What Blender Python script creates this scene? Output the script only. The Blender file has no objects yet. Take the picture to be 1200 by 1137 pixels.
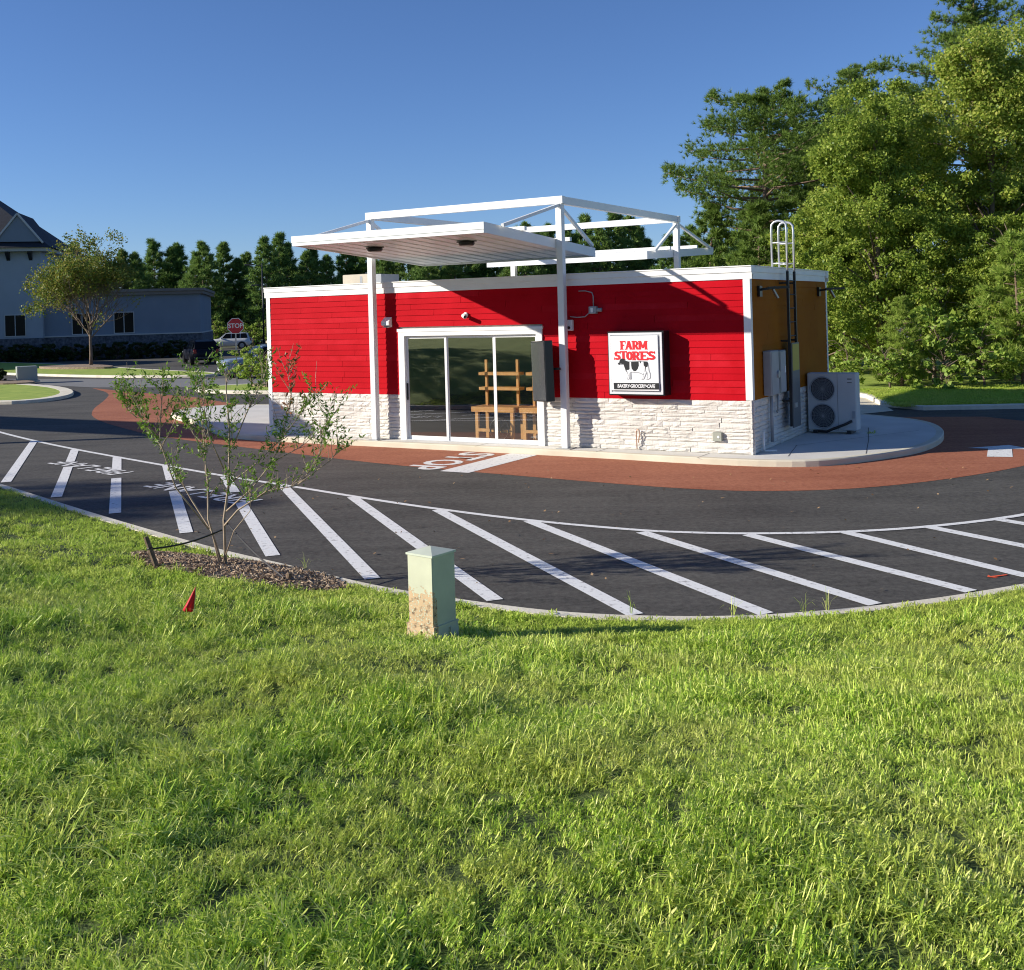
import bpy, math, random
import numpy as np
from mathutils import Vector, Matrix

sc = bpy.context.scene
col = sc.collection
random.seed(7)
RNG = np.random.default_rng(11)
R_ = math.radians

# ------------------------------------------------------------------ camera
cd = bpy.data.cameras.new('camera')
cam = bpy.data.objects.new('camera', cd)
col.objects.link(cam)
cam.location = (0, 0, 3.13)
cam.rotation_euler = (Matrix.Rotation(R_(90), 4, 'X') @ Matrix.Rotation(-0.0277, 4, 'Z')).to_euler()
cd.sensor_width = 36.0
cd.lens = 36.0 * 1251.0 / 1200.0
cd.shift_x = 0.0
cd.shift_y = -(568.5 - 365.0) / 1200.0
cd.clip_start = 0.05
cd.clip_end = 3000
sc.camera = cam

# ------------------------------------------------------------------ sky and sun
SUN_EL = R_(21.0)
SUN_AZ = R_(7.2)                         # light travels towards +X, a little towards +Y
sdir = Vector((math.cos(SUN_EL) * math.cos(SUN_AZ), math.cos(SUN_EL) * math.sin(SUN_AZ), -math.sin(SUN_EL)))
w = bpy.data.worlds.new('World')
sc.world = w
w.use_nodes = True
nt = w.node_tree
for n in list(nt.nodes): nt.nodes.remove(n)
sky = nt.nodes.new('ShaderNodeTexSky')
sky.sky_type = 'NISHITA'
sky.sun_disc = False
sky.sun_elevation = SUN_EL
to_sun = -sdir
sky.sun_rotation = math.atan2(to_sun.x, to_sun.y)
sky.altitude = 900
sky.air_density = 1.0
sky.dust_density = 0.0
sky.ozone_density = 6.0
bg = nt.nodes.new('ShaderNodeBackground')
bg.inputs['Strength'].default_value = 0.077
wo = nt.nodes.new('ShaderNodeOutputWorld')
tintn = nt.nodes.new('ShaderNodeMix'); tintn.data_type = 'RGBA'; tintn.blend_type = 'MULTIPLY'; tintn.inputs[0].default_value = 1.0
tintn.inputs[7].default_value = (1.0, .985, 1.12, 1)
nt.links.new(sky.outputs[0], tintn.inputs[6]); nt.links.new(tintn.outputs[2], bg.inputs['Color'])
nt.links.new(bg.outputs[0], wo.inputs['Surface'])
sd = bpy.data.lights.new('sun', 'SUN')
sd.energy = 5.0
sd.angle = R_(0.53)
sd.color = (1.0, 0.93, 0.82)
sun = bpy.data.objects.new('sun', sd)
sun.rotation_euler = sdir.to_track_quat('-Z', 'Y').to_euler()
sun.location = (-30, -5, 20)
col.objects.link(sun)
sc.view_settings.view_transform = 'Standard'
sc.view_settings.look = 'None'
sc.view_settings.gamma = 1.0
sc.view_settings.use_curve_mapping = False
sc.view_settings.exposure = 0.62
sc.render.engine = 'CYCLES'
sc.cycles.use_denoising = True
sc.cycles.filter_width = 1.1
sc.cycles.max_bounces = 8
sc.cycles.transparent_max_bounces = 8

# ------------------------------------------------------------------ materials
MATS = {}
def mat(name, c, rough=0.6, metal=0.0, var=0.0, scale=8.0, bump=0.0, bscale=40.0, c2=None, spec=0.5, detail=5.0):
    """Principled with object-space noise that mixes c with c2 (or a darker/lighter c) and optional bump"""
    if name in MATS: return MATS[name]
    m = bpy.data.materials.new(name); m.use_nodes = True
    t = m.node_tree; b = t.nodes['Principled BSDF']
    b.inputs['Base Color'].default_value = (*c, 1)
    b.inputs['Roughness'].default_value = rough
    b.inputs['Metallic'].default_value = metal
    b.inputs['Specular IOR Level'].default_value = spec
    if var > 0 or c2 or bump > 0:
        g = t.nodes.new('ShaderNodeNewGeometry')
    if var > 0 or c2:
        nz = t.nodes.new('ShaderNodeTexNoise'); nz.inputs['Scale'].default_value = scale
        nz.inputs['Detail'].default_value = detail
        t.links.new(g.outputs['Position'], nz.inputs['Vector'])
        r = t.nodes.new('ShaderNodeValToRGB')
        if c2 is None:
            r.color_ramp.elements[0].color = (*[x * (1 - var) for x in c], 1)
            r.color_ramp.elements[1].color = (*[min(1, x * (1 + var)) for x in c], 1)
        else:
            r.color_ramp.elements[0].color = (*c, 1); r.color_ramp.elements[1].color = (*c2, 1)
        r.color_ramp.elements[0].position = .3; r.color_ramp.elements[1].position = .7
        t.links.new(nz.outputs['Fac'], r.inputs['Fac'])
        t.links.new(r.outputs['Color'], b.inputs['Base Color'])
    if bump > 0:
        n2 = t.nodes.new('ShaderNodeTexNoise'); n2.inputs['Scale'].default_value = bscale
        n2.inputs['Detail'].default_value = 6
        t.links.new(g.outputs['Position'], n2.inputs['Vector'])
        bp = t.nodes.new('ShaderNodeBump'); bp.inputs['Strength'].default_value = bump
        bp.inputs['Distance'].default_value = 0.02
        t.links.new(n2.outputs['Fac'], bp.inputs['Height'])
        t.links.new(bp.outputs[0], b.inputs['Normal'])
    MATS[name] = m
    return m

def leafmat(name, cols, trans=0.35, rough=0.5, patch=0.0, pscale=.35, pcol=(.3, .3, .08)):
    """per-leaf colour picked at random (Random Per Island), diffuse + translucent"""
    m = bpy.data.materials.new(name); m.use_nodes = True
    t = m.node_tree
    b = t.nodes['Principled BSDF']; out = t.nodes['Material Output']
    g = t.nodes.new('ShaderNodeNewGeometry')
    r = t.nodes.new('ShaderNodeValToRGB')
    el = r.color_ramp.elements
    el[0].color = (*cols[0], 1); el[0].position = 0
    el[1].color = (*cols[-1], 1); el[1].position = 1
    for i, c in enumerate(cols[1:-1]):
        e = el.new((i + 1) / (len(cols) - 1)); e.color = (*c, 1)
    oi = t.nodes.new('ShaderNodeObjectInfo')
    ad = t.nodes.new('ShaderNodeMath'); ad.operation = 'MULTIPLY_ADD'
    ad.inputs[1].default_value = .8
    t.links.new(g.outputs['Random Per Island'], ad.inputs[0])
    m2 = t.nodes.new('ShaderNodeMath'); m2.operation = 'MULTIPLY'; m2.inputs[1].default_value = .2
    t.links.new(oi.outputs['Random'], m2.inputs[0]); t.links.new(m2.outputs[0], ad.inputs[2])
    t.links.new(ad.outputs[0], r.inputs['Fac'])
    csrc = r.outputs['Color']
    if patch > 0:
        nz = t.nodes.new('ShaderNodeTexNoise'); nz.inputs['Scale'].default_value = pscale; nz.inputs['Detail'].default_value = 3
        t.links.new(g.outputs['Position'], nz.inputs['Vector'])
        mr = t.nodes.new('ShaderNodeMapRange'); mr.inputs[1].default_value = .42; mr.inputs[2].default_value = .68
        mr.inputs[4].default_value = patch
        t.links.new(nz.outputs['Fac'], mr.inputs[0])
        mx = t.nodes.new('ShaderNodeMix'); mx.data_type = 'RGBA'
        t.links.new(mr.outputs[0], mx.inputs[0]); t.links.new(csrc, mx.inputs[6]); mx.inputs[7].default_value = (*pcol, 1)
        csrc = mx.outputs[2]
    t.links.new(csrc, b.inputs['Base Color'])
    b.inputs['Roughness'].default_value = rough
    b.inputs['Specular IOR Level'].default_value = 0.2
    tr = t.nodes.new('ShaderNodeBsdfTranslucent')
    t.links.new(csrc, tr.inputs['Color'])
    mx = t.nodes.new('ShaderNodeMixShader'); mx.inputs[0].default_value = trans
    t.links.new(b.outputs[0], mx.inputs[1]); t.links.new(tr.outputs[0], mx.inputs[2])
    t.links.new(mx.outputs[0], out.inputs['Surface'])
    MATS[name] = m
    return m

def glassmat(name, tint=(.95, .95, .94), ior=1.6):
    """thin architectural glass: see-through with a Fresnel mirror, no refraction"""
    m = bpy.data.materials.new(name); m.use_nodes = True
    t = m.node_tree
    for n in list(t.nodes): t.nodes.remove(n)
    out = t.nodes.new('ShaderNodeOutputMaterial')
    tr = t.nodes.new('ShaderNodeBsdfTransparent'); tr.inputs[0].default_value = (*tint, 1)
    gl = t.nodes.new('ShaderNodeBsdfGlossy'); gl.inputs['Roughness'].default_value = 0.01
    gl.inputs['Color'].default_value = (1, 1, 1, 1)
    fr = t.nodes.new('ShaderNodeFresnel'); fr.inputs['IOR'].default_value = ior
    mu = t.nodes.new('ShaderNodeMath'); mu.operation = 'MULTIPLY_ADD'; mu.use_clamp = True
    mu.inputs[1].default_value = 3.2; mu.inputs[2].default_value = 0.03
    t.links.new(fr.outputs[0], mu.inputs[0])
    mx = t.nodes.new('ShaderNodeMixShader')
    gn = t.nodes.new('ShaderNodeNewGeometry')
    iv = t.nodes.new('ShaderNodeMath'); iv.operation = 'SUBTRACT'; iv.inputs[0].default_value = 1.0
    t.links.new(gn.outputs['Backfacing'], iv.inputs[1])
    fm = t.nodes.new('ShaderNodeMath'); fm.operation = 'MULTIPLY'
    t.links.new(mu.outputs[0], fm.inputs[0]); t.links.new(iv.outputs[0], fm.inputs[1])
    t.links.new(fm.outputs[0], mx.inputs[0]); t.links.new(tr.outputs[0], mx.inputs[1]); t.links.new(gl.outputs[0], mx.inputs[2])
    t.links.new(mx.outputs[0], out.inputs['Surface'])
    MATS[name] = m
    return m

def asphaltmat(name, c, c2, streak=.45):
    m = bpy.data.materials.new(name); m.use_nodes = True
    t = m.node_tree; b = t.nodes['Principled BSDF']
    g = t.nodes.new('ShaderNodeNewGeometry')
    n1 = t.nodes.new('ShaderNodeTexNoise'); n1.inputs['Scale'].default_value = .45; n1.inputs['Detail'].default_value = 8; n1.inputs['Roughness'].default_value = .65
    n2 = t.nodes.new('ShaderNodeTexNoise'); n2.inputs['Scale'].default_value = 11; n2.inputs['Detail'].default_value = 8; n2.inputs['Roughness'].default_value = .85
    mp = t.nodes.new('ShaderNodeMapping'); mp.inputs['Rotation'].default_value = (0, 0, R_(20)); mp.inputs['Scale'].default_value = (.25, 2.2, 1)
    n3 = t.nodes.new('ShaderNodeTexNoise'); n3.inputs['Scale'].default_value = 1.1; n3.inputs['Detail'].default_value = 7
    t.links.new(g.outputs['Position'], n1.inputs['Vector']); t.links.new(g.outputs['Position'], n2.inputs['Vector'])
    t.links.new(g.outputs['Position'], mp.inputs['Vector']); t.links.new(mp.outputs[0], n3.inputs['Vector'])
    a = t.nodes.new('ShaderNodeMath'); a.operation = 'MULTIPLY_ADD'; a.inputs[1].default_value = .55
    t.links.new(n1.outputs['Fac'], a.inputs[0])
    a2 = t.nodes.new('ShaderNodeMath'); a2.operation = 'MULTIPLY_ADD'; a2.inputs[1].default_value = streak; a2.inputs[2].default_value = -.72
    t.links.new(n3.outputs['Fac'], a2.inputs[0])
    a3 = t.nodes.new('ShaderNodeMath'); a3.operation = 'MULTIPLY_ADD'; a3.inputs[1].default_value = 1.7
    t.links.new(n2.outputs['Fac'], a3.inputs[0]); t.links.new(a2.outputs[0], a3.inputs[2])
    t.links.new(a3.outputs[0], a.inputs[2])
    r = t.nodes.new('ShaderNodeValToRGB')
    r.color_ramp.elements[0].position = .35; r.color_ramp.elements[0].color = (*c, 1)
    r.color_ramp.elements[1].position = .88; r.color_ramp.elements[1].color = (*c2, 1)
    t.links.new(a.outputs[0], r.inputs['Fac']); t.links.new(r.outputs[0], b.inputs['Base Color'])
    b.inputs['Roughness'].default_value = .85; b.inputs['Specular IOR Level'].default_value = .3
    bp = t.nodes.new('ShaderNodeBump'); bp.inputs['Strength'].default_value = .5; bp.inputs['Distance'].default_value = .008
    t.links.new(n2.outputs['Fac'], bp.inputs['Height']); t.links.new(bp.outputs[0], b.inputs['Normal'])
    MATS[name] = m
    return m

ASPH = asphaltmat('asphalt', (.030, .028, .025), (.112, .106, .093))
ASPH2 = asphaltmat('worn_asphalt', (.15, .15, .15), (.22, .22, .215))
REDP = asphaltmat('red_asphalt', (.22, .064, .030), (.42, .160, .085))
PAINT = mat('road_paint', (.38, .37, .36), .65, c2=(.74, .74, .72), scale=13, bump=.2, bscale=60, detail=10)
for e_, p_ in zip([n_ for n_ in PAINT.node_tree.nodes if n_.type == 'VALTORGB'][0].color_ramp.elements, (.30, .43)): e_.position = p_
CONC = mat('concrete', (.54, .49, .37), .85, c2=(.66, .61, .48), scale=1.6, bump=.25, bscale=50, detail=8)
CONC2 = mat('concrete_pale', (.56, .54, .49), .85, c2=(.66, .64, .59), scale=1.2, bump=.2, bscale=60, detail=8)
KERBM = mat('kerb_concrete', (.60, .55, .43), .9, c2=(.74, .69, .57), scale=2.5, bump=.3, bscale=40, detail=8)
WHITE = mat('white_paint', (.78, .78, .76), .4, var=.04, scale=2.0)
STEEL = mat('white_steel', (.74, .75, .74), .35, var=.04, scale=1.5)
REDS = mat('red_siding', (.39, .004, .010), .62, c2=(.46, .006, .014), scale=1.5, bump=.12, bscale=25, spec=.03)
REDS2 = mat('red_siding_faded', (.42, .006, .012), .62, c2=(.50, .012, .022), scale=3.0, bump=.12, bscale=25, spec=.03)
AMBER = mat('amber_siding', (.27, .090, .008), .65, c2=(.32, .115, .011), scale=1.2, bump=.12, bscale=25, spec=.03)
STONE = mat('white_stone', (.57, .54, .49), .85, c2=(.69, .66, .61), scale=3.0, bump=.6, bscale=26, detail=8)
MORTAR = mat('stone_backing', (.56, .54, .49), .9, var=.15, scale=6)
DARK = mat('dark_metal', (.018, .019, .022), .4, var=.2, scale=4)
BLACK = mat('black_plastic', (.012, .012, .014), .3)
GALV = mat('galvanised_steel', (.42, .43, .44), .4, .7, var=.12, scale=6)
ALU = mat('aluminium_rail', (.62, .64, .66), .32, .6, var=.06, scale=5)
GREYB = mat('grey_cabinet', (.30, .32, .34), .45, var=.08, scale=3)
UNITW = mat('condenser_paint', (.52, .53, .53), .45, var=.05, scale=2)
TANM = mat('rooftop_beige', (.50, .44, .34), .6, var=.06, scale=2)
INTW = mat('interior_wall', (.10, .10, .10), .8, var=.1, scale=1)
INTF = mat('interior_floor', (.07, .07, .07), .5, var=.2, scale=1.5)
PINE = mat('pine_wood', (.66, .33, .10), .55, c2=(.76, .43, .15), scale=7, bump=.1)
GLASS = glassmat('door_glass')
DGLASS = mat('dark_window', (.006, .007, .009), .25, spec=.12)
ROOFM = mat('roof_membrane', (.5, .5, .48), .9, var=.08)
BARK = mat('bark', (.12, .085, .06), .9, c2=(.20, .15, .11), scale=6, bump=.8, bscale=14)
BARKP = mat('pine_bark', (.13, .08, .055), .9, c2=(.24, .17, .12), scale=4, bump=.8, bscale=10)
TWIG = mat('pale_twig', (.30, .22, .15), .8, c2=(.42, .33, .24), scale=12)
MULCH = mat('mulch', (.16, .11, .075), .95, c2=(.36, .27, .19), scale=14, bump=1.0, bscale=30, detail=8)
LAWNM = mat('lawn_soil', (.040, .068, .010), .95, c2=(.085, .12, .02), scale=2.2, bump=.8, bscale=50, detail=8)
VERGEM = mat('verge_grass', (.20, .30, .03), .95, c2=(.34, .42, .06), scale=2.0, bump=.9, bscale=30, detail=8)
FARM_ = mat('far_ground', (.06, .075, .025), .95, c2=(.11, .11, .05), scale=.2, bump=.5, bscale=4)
GRASS = leafmat('grass_blades', [(.10, .22, .022), (.25, .42, .04), (.48, .64, .08), (.72, .80, .18), (.90, .88, .42)], .26, .42, patch=.45, pscale=.9, pcol=(.64, .62, .17))
GRASSM = leafmat('mown_blades', [(.28, .45, .05), (.40, .55, .075), (.50, .62, .10), (.60, .67, .17)], .45, .5, patch=.35, pscale=.7, pcol=(.64, .60, .18))
LEAFD = leafmat('sweetgum_leaves', [(.11, .185, .026), (.19, .275, .04), (.28, .37, .054), (.38, .45, .08), (.50, .48, .12)], .45, .45)
LEAFB = leafmat('brush_leaves', [(.14, .25, .04), (.23, .34, .055), (.32, .42, .075), (.42, .48, .12)], .4, .45)
LEAFO = leafmat('oak_leaves', [(.07, .125, .025), (.12, .19, .035), (.19, .25, .045), (.30, .25, .05), (.10, .17, .03)], .35, .5)
LEAFS = leafmat('shrub_leaves', [(.08, .17, .018), (.12, .24, .026), (.19, .31, .04), (.26, .34, .07)], .4, .42)
LEAFR = leafmat('shrub_new_leaves', [(.22, .09, .04), (.28, .12, .05), (.18, .13, .05)], .35, .45)
NEED = leafmat('pine_needles', [(.075, .14, .03), (.13, .21, .04), (.19, .28, .052), (.26, .33, .07)], .3, .5)
NEEDF = leafmat('far_pine_needles', [(.08, .16, .042), (.13, .23, .055), (.19, .29, .066), (.26, .34, .08)], .3, .6)
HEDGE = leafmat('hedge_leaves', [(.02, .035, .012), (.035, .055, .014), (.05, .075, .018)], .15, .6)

# ------------------------------------------------------------------ mesh helpers
class MB:
    def __init__(s): s.v = []; s.f = []
    def add(s, vs, fs):
        o = len(s.v); s.v += [tuple(p) for p in vs]; s.f += [tuple(i + o for i in f) for f in fs]; return s
    def box(s, x0, x1, y0, y1, z0, z1):
        return s.add([(x0,y0,z0),(x1,y0,z0),(x1,y1,z0),(x0,y1,z0),(x0,y0,z1),(x1,y0,z1),(x1,y1,z1),(x0,y1,z1)],
                     [(0,3,2,1),(4,5,6,7),(0,1,5,4),(1,2,6,5),(2,3,7,6),(3,0,4,7)])
    def cbox(s, x0, x1, y0, y1, z0, z1, c=.01):
        """box with its vertical and top edges chamfered"""
        def ring(i, z): return [(x0+i+c,y0+i,z),(x1-i-c,y0+i,z),(x1-i,y0+i+c,z),(x1-i,y1-i-c,z),(x1-i-c,y1-i,z),(x0+i+c,y1-i,z),(x0+i,y1-i-c,z),(x0+i,y0+i+c,z)]
        vs = ring(c, z0) + ring(0, z0+c) + ring(0, z1-c) + ring(c, z1)
        fs = [tuple(range(7,-1,-1)), tuple(range(24,32))]
        for k in range(3):
            for i in range(8):
                j = (i+1) % 8; a = k*8
                fs.append((a+i, a+j, a+8+j, a+8+i))
        return s.add(vs, fs)
    def prism(s, poly, z0, z1):
        n = len(poly)
        a = sum(poly[i][0]*poly[(i+1)%n][1]-poly[(i+1)%n][0]*poly[i][1] for i in range(n))
        if a < 0: poly = poly[::-1]
        vs = [(p[0],p[1],z0) for p in poly] + [(p[0],p[1],z1) for p in poly]
        return s.add(vs, [tuple(range(n-1,-1,-1)), tuple(range(n,2*n))] + [(i,(i+1)%n,(i+1)%n+n,i+n) for i in range(n)])
    def sheet(s, poly, z):
        n = len(poly)
        a = sum(poly[i][0]*poly[(i+1)%n][1]-poly[(i+1)%n][0]*poly[i][1] for i in range(n))
        if a < 0: poly = poly[::-1]
        return s.add([(p[0],p[1],z) for p in poly], [tuple(range(n))])
    def extr(s, poly, axis, a0, a1):
        """polygon in the other two axes, extruded along axis ('x','y')"""
        n = len(poly)
        def P(p, a): return (a, p[0], p[1]) if axis == 'x' else (p[0], a, p[1])
        vs = [P(p,a0) for p in poly] + [P(p,a1) for p in poly]
        return s.add(vs, [tuple(range(n)), tuple(range(2*n-1,n-1,-1))] + [(i,i+n,(i+1)%n+n,(i+1)%n) for i in range(n)])
    def tube(s, pts, rad, n=6, cap=True):
        pts = [Vector(p) for p in pts]
        if not hasattr(rad, '__len__'): rad = [rad]*len(pts)
        o = len(s.v); prev = None
        for i, p in enumerate(pts):
            if i == 0: t = pts[1]-pts[0]
            elif i == len(pts)-1: t = pts[-1]-pts[-2]
            else: t = pts[i+1]-pts[i-1]
            if t.length < 1e-9: t = Vector((0,0,1))
            t.normalize()
            if prev is None:
                u = t.cross(Vector((0,0,1)) if abs(t.z) < .9 else Vector((1,0,0)))
            else:
                u = prev - t*prev.dot(t)
            u.normalize(); prev = u; v = t.cross(u)
            for k in range(n):
                a = 2*math.pi*k/n
                q = p + (u*math.cos(a)+v*math.sin(a))*rad[i]
                s.v.append((q.x,q.y,q.z))
        for i in range(len(pts)-1):
            for k in range(n):
                s.f.append((o+i*n+k, o+i*n+(k+1)%n, o+(i+1)*n+(k+1)%n, o+(i+1)*n+k))
        if cap:
            s.f.append(tuple(o+k for k in range(n-1,-1,-1)))
            e = o+(len(pts)-1)*n; s.f.append(tuple(e+k for k in range(n)))
        return s
    def bar(s, a, b, wd, ht, up=(0,0,1)):
        """rectangular bar from a to b"""
        a = Vector(a); b = Vector(b); t = (b-a).normalized(); up = Vector(up)
        u = t.cross(up).normalized(); v = u.cross(t).normalized()
        vs = []
        for p in (a, b):
            for sx, sy in ((-1,-1),(1,-1),(1,1),(-1,1)):
                vs.append(p + u*sx*wd/2 + v*sy*ht/2)
        return s.add(vs, [(0,3,2,1),(4,5,6,7),(0,1,5,4),(1,2,6,5),(2,3,7,6),(3,0,4,7)])
    def disc(s, c, r, axis, n=20, depth=.02):
        c = Vector(c); ax = Vector(axis).normalized()
        return s.tube([c - ax*depth/2, c + ax*depth/2], r, n)
    def ring(s, c, r, tr, axis, n=24, m=5):
        c = Vector(c); ax = Vector(axis).normalized()
        u = ax.cross(Vector((0,0,1)) if abs(ax.z) < .9 else Vector((1,0,0))).normalized(); v = ax.cross(u)
        o = len(s.v)
        for i in range(n):
            a = 2*math.pi*i/n; d = u*math.cos(a)+v*math.sin(a)
            for k in range(m):
                b = 2*math.pi*k/m; q = c + d*(r+tr*math.cos(b)) + ax*tr*math.sin(b)
                s.v.append((q.x,q.y,q.z))
        for i in range(n):
            for k in range(m):
                s.f.append((o+i*m+k, o+((i+1)%n)*m+k, o+((i+1)%n)*m+(k+1)%m, o+i*m+(k+1)%m))
        return s
    def mesh(s, name, m=None, smooth=False):
        me = bpy.data.meshes.new(name); me.from_pydata(s.v, [], s.f)
        if m: me.materials.append(m)
        if smooth: me.polygons.foreach_set('use_smooth', [True]*len(me.polygons))
        me.update(); return me
    def build(s, name, m, parent=None, smooth=False, loc=None):
        return link(name, s.mesh(name, m, smooth), parent, loc)

def link(name, data, parent=None, loc=None):
    o = bpy.data.objects.new(name, data); col.objects.link(o)
    if parent is not None: o.parent = parent
    if loc is not None: o.location = loc
    return o
def tag(o, label=None, cat=None, group=None, kind=None):
    if label: o['label'] = label
    if cat: o['category'] = cat
    if group: o['group'] = group
    if kind: o['kind'] = kind
    return o
def thing(name, label, cat, loc=(0,0,0), rz=0.0, group=None):
    o = link(name, None, None, loc); o.rotation_euler = (0,0,rz); o.empty_display_size = .2
    return tag(o, label, cat, group)
def struct(o): o['kind'] = 'structure'; return o
def copy_tree(o, parent=None):
    c = o.copy(); col.objects.link(c); c.parent = parent
    for ch in list(o.children): copy_tree(ch, c)
    return c

def chaikin(p, it=2, closed=False):
    p = [tuple(q) for q in p]
    for _ in range(it):
        o = []; n = len(p); rng = range(n) if closed else range(n-1)
        if not closed: o.append(p[0])
        for i in rng:
            a, b = p[i], p[(i+1)%n]
            o.append((.75*a[0]+.25*b[0], .75*a[1]+.25*b[1])); o.append((.25*a[0]+.75*b[0], .25*a[1]+.75*b[1]))
        if not closed: o.append(p[-1])
        p = o
    return p
def offset(p, d, closed=True):
    """shift a polyline to its left by d"""
    n = len(p); out = []
    for i in range(n):
        a = p[i-1] if (closed or i > 0) else p[i]; b = p[(i+1)%n] if (closed or i < n-1) else p[i]
        tx, ty = b[0]-a[0], b[1]-a[1]; l = math.hypot(tx,ty) or 1
        out.append((p[i][0]-ty/l*d, p[i][1]+tx/l*d))
    return out
def ccw(p):
    n = len(p)
    a = sum(p[i][0]*p[(i+1)%n][1]-p[(i+1)%n][0]*p[i][1] for i in range(n))
    return p if a > 0 else p[::-1]

def text_mesh(body, size, name, m, extrude=.002, bold=0.0, xs=1.0, spacing=1.0, shear=0.0):
    c = bpy.data.curves.new(name+'_font', 'FONT'); c.body = body; c.size = size
    c.align_x = 'CENTER'; c.align_y = 'CENTER'; c.extrude = extrude; c.offset = bold; c.space_character = spacing; c.shear = shear
    c.resolution_u = 3
    o = bpy.data.objects.new(name, c); col.objects.link(o)
    dg = bpy.context.evaluated_depsgraph_get(); dg.update()
    me = bpy.data.meshes.new_from_object(o.evaluated_get(dg))
    col.objects.unlink(o); bpy.data.objects.remove(o)
    for v in me.vertices: v.co.x *= xs
    me.materials.clear(); me.materials.append(m); me.name = name
    return me

# ------------------------------------------------------------------ ground, roads
o = MB().add([(-1500,-1500,-.05),(1500,-1500,-.05),(1500,1500,-.05),(-1500,1500,-.05)], [(0,1,2,3)]).build('ground', FARM_)
struct(o)
o = MB().add([(-150,3,0),(75,3,0),(75,128,0),(-150,128,0)], [(0,1,2,3)]).build('asphalt_lot', ASPH); struct(o)

BX, BY, BZ = 4.749, 21.351, 0.13
BROT = math.atan2(-0.501, 0.866)
def LW(x, y):           # store-local to world
    c, s = math.cos(BROT), math.sin(BROT)
    return (BX + x*c - y*s, BY + x*s + y*c)

red_out = [(-20.28,51.3),(-17.83,47.21),(-16.4,42.69),(-15.29,38.64),(-13.83,34.87),(-10.84,30.42),(-9.36,28.64),(-7.42,26.74),(-5.84,25.25),(-4.56,24.01),(-2.96,22.56),(-1.7,21.55),(.44,20.0),(2.2,18.75),(3.12,18.21),(4.1,17.85),(5.5,17.82),(6.9,18.28),(8.27,19.0),(9.4,19.77),(11.2,21.3),(12.6,23.4),(13.2,26),(12.4,28.2)]
red = chaikin(red_out, 2) + [(9.5,28.9),(2,34),(-4,37),(-8.89,37.2),(-12.86,43.16),(-17.38,48.04)]
struct(MB().sheet(red, .004).build('red_drive_lane', REDP))
struct(MB().sheet([(-60,84),(-45,73),(-30.9,63.0),(-21.4,58.6),(-16,56.6),(-9,55.5),(10,54.5),(10,49.5),(-9,50.2),(-14.8,49.8),(-20.3,51.7),(-23,54),(-28,58.2),(-42,68),(-60,80)], .004).build('back_road', ASPH2))

# painted markings (each line one sheet)
def stripe(a, b, wd, name, z=.008, m=PAINT):
    a = Vector((*a,0)); b = Vector((*b,0)); t = (b-a).normalized(); n = Vector((-t.y,t.x,0))*wd/2
    return MB().sheet([(q.x,q.y) for q in (a-n, b-n, b+n, a+n)], z)
LINE = chaikin([(-24,43),(-19.5,36.8),(-15.08,31.24),(-12.94,28.7),(-10.94,26.5),(-9.25,24.76),(-7.71,23.2),(-5.79,21.25),(-4.41,20.0),(-2.4,18.05),(-1.31,17.08),(.13,15.93),(1.7,14.98),(2.4,14.74),(3.2,14.56),(4.45,14.5),(5.65,14.68),(7.24,15.26),(10,17),(13.5,20.5)], 2)
mk = thing('road_marking', 'white striped fire lane marking along the outer kerb of the drive', 'road marking')
L2 = offset(LINE, .06, False); L3 = offset(LINE, -.06, False)
mb = MB()
for i in range(len(LINE)-1):
    mb.add([(*L3[i],.0085),(*L3[i+1],.0085),(*L2[i+1],.0085),(*L2[i],.0085)], [(0,1,2,3)])
mb.build('edge_line', PAINT, mk)
STR = [((-12.94,28.7),(-10.18,21.28),None),((-10.94,26.5),(-8.32,19.28),(.32,.44)),((-9.25,24.76),(-6.59,17.48),(.295,.46)),((-7.6,23.21),(-4.88,15.71),(.30,.48)),((-5.79,21.21),(-3.23,14.03),(.27,.43)),
       ((-4.41,20.03),(-1.74,12.66),None),((-2.84,18.41),(-.27,11.57),None),((-1.27,16.99),(1.17,10.88),None),((.17,15.89),(2.48,10.78),None),((1.72,14.88),(3.66,11.01),None),((3.12,14.53),(4.82,11.40),None),((4.44,14.52),(5.7,11.95),None),((5.65,14.7),(6.9,12.4),None),((6.75,15.1),(8.0,13.1),None)]
for a, b, g in STR:
    A = Vector(a); B = Vector(b); L = (B-A)
    for t0, t1 in ([(0,1)] if g is None else [(0,g[0]),(g[1],1)]):
        stripe(A+L*t0, A+L*t1, .19, 'stripe').build('stripe', PAINT, mk)

def road_text(body, c, ang, size, xs, label, bold):
    me = text_mesh(body, size, 'road_lettering', PAINT, 0.0, bold, xs, 1.05)
    o = link('road_lettering', me, None, (c[0], c[1], .0095)); o.rotation_euler = (0,0,ang)
    tag(o, label, 'road lettering')
    return o
road_text('FIRE LANE', (-9.22,23.12), math.atan2(.69,-.72), .72, .92, 'white FIRE LANE lettering painted between stripes at far left', .012)
road_text('FIRE LANE', (-5.70,19.33), math.atan2(.69,-.72), .76, .92, 'white FIRE LANE lettering painted on the asphalt behind the shrub', .012)
road_text('STOP', (-1.42,22.62), BROT-math.pi/2, 1.15, .88, 'white STOP lettering painted on the red lane before the doors', .03)
sb = MB().sheet([(-1.52,21.13),(-.93,20.80),(.46,23.10),(-.12,23.48)], .009).build('stop_bar', PAINT)
tag(sb, 'wide white stop bar painted across the red lane by the doors', 'road marking')
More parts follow.
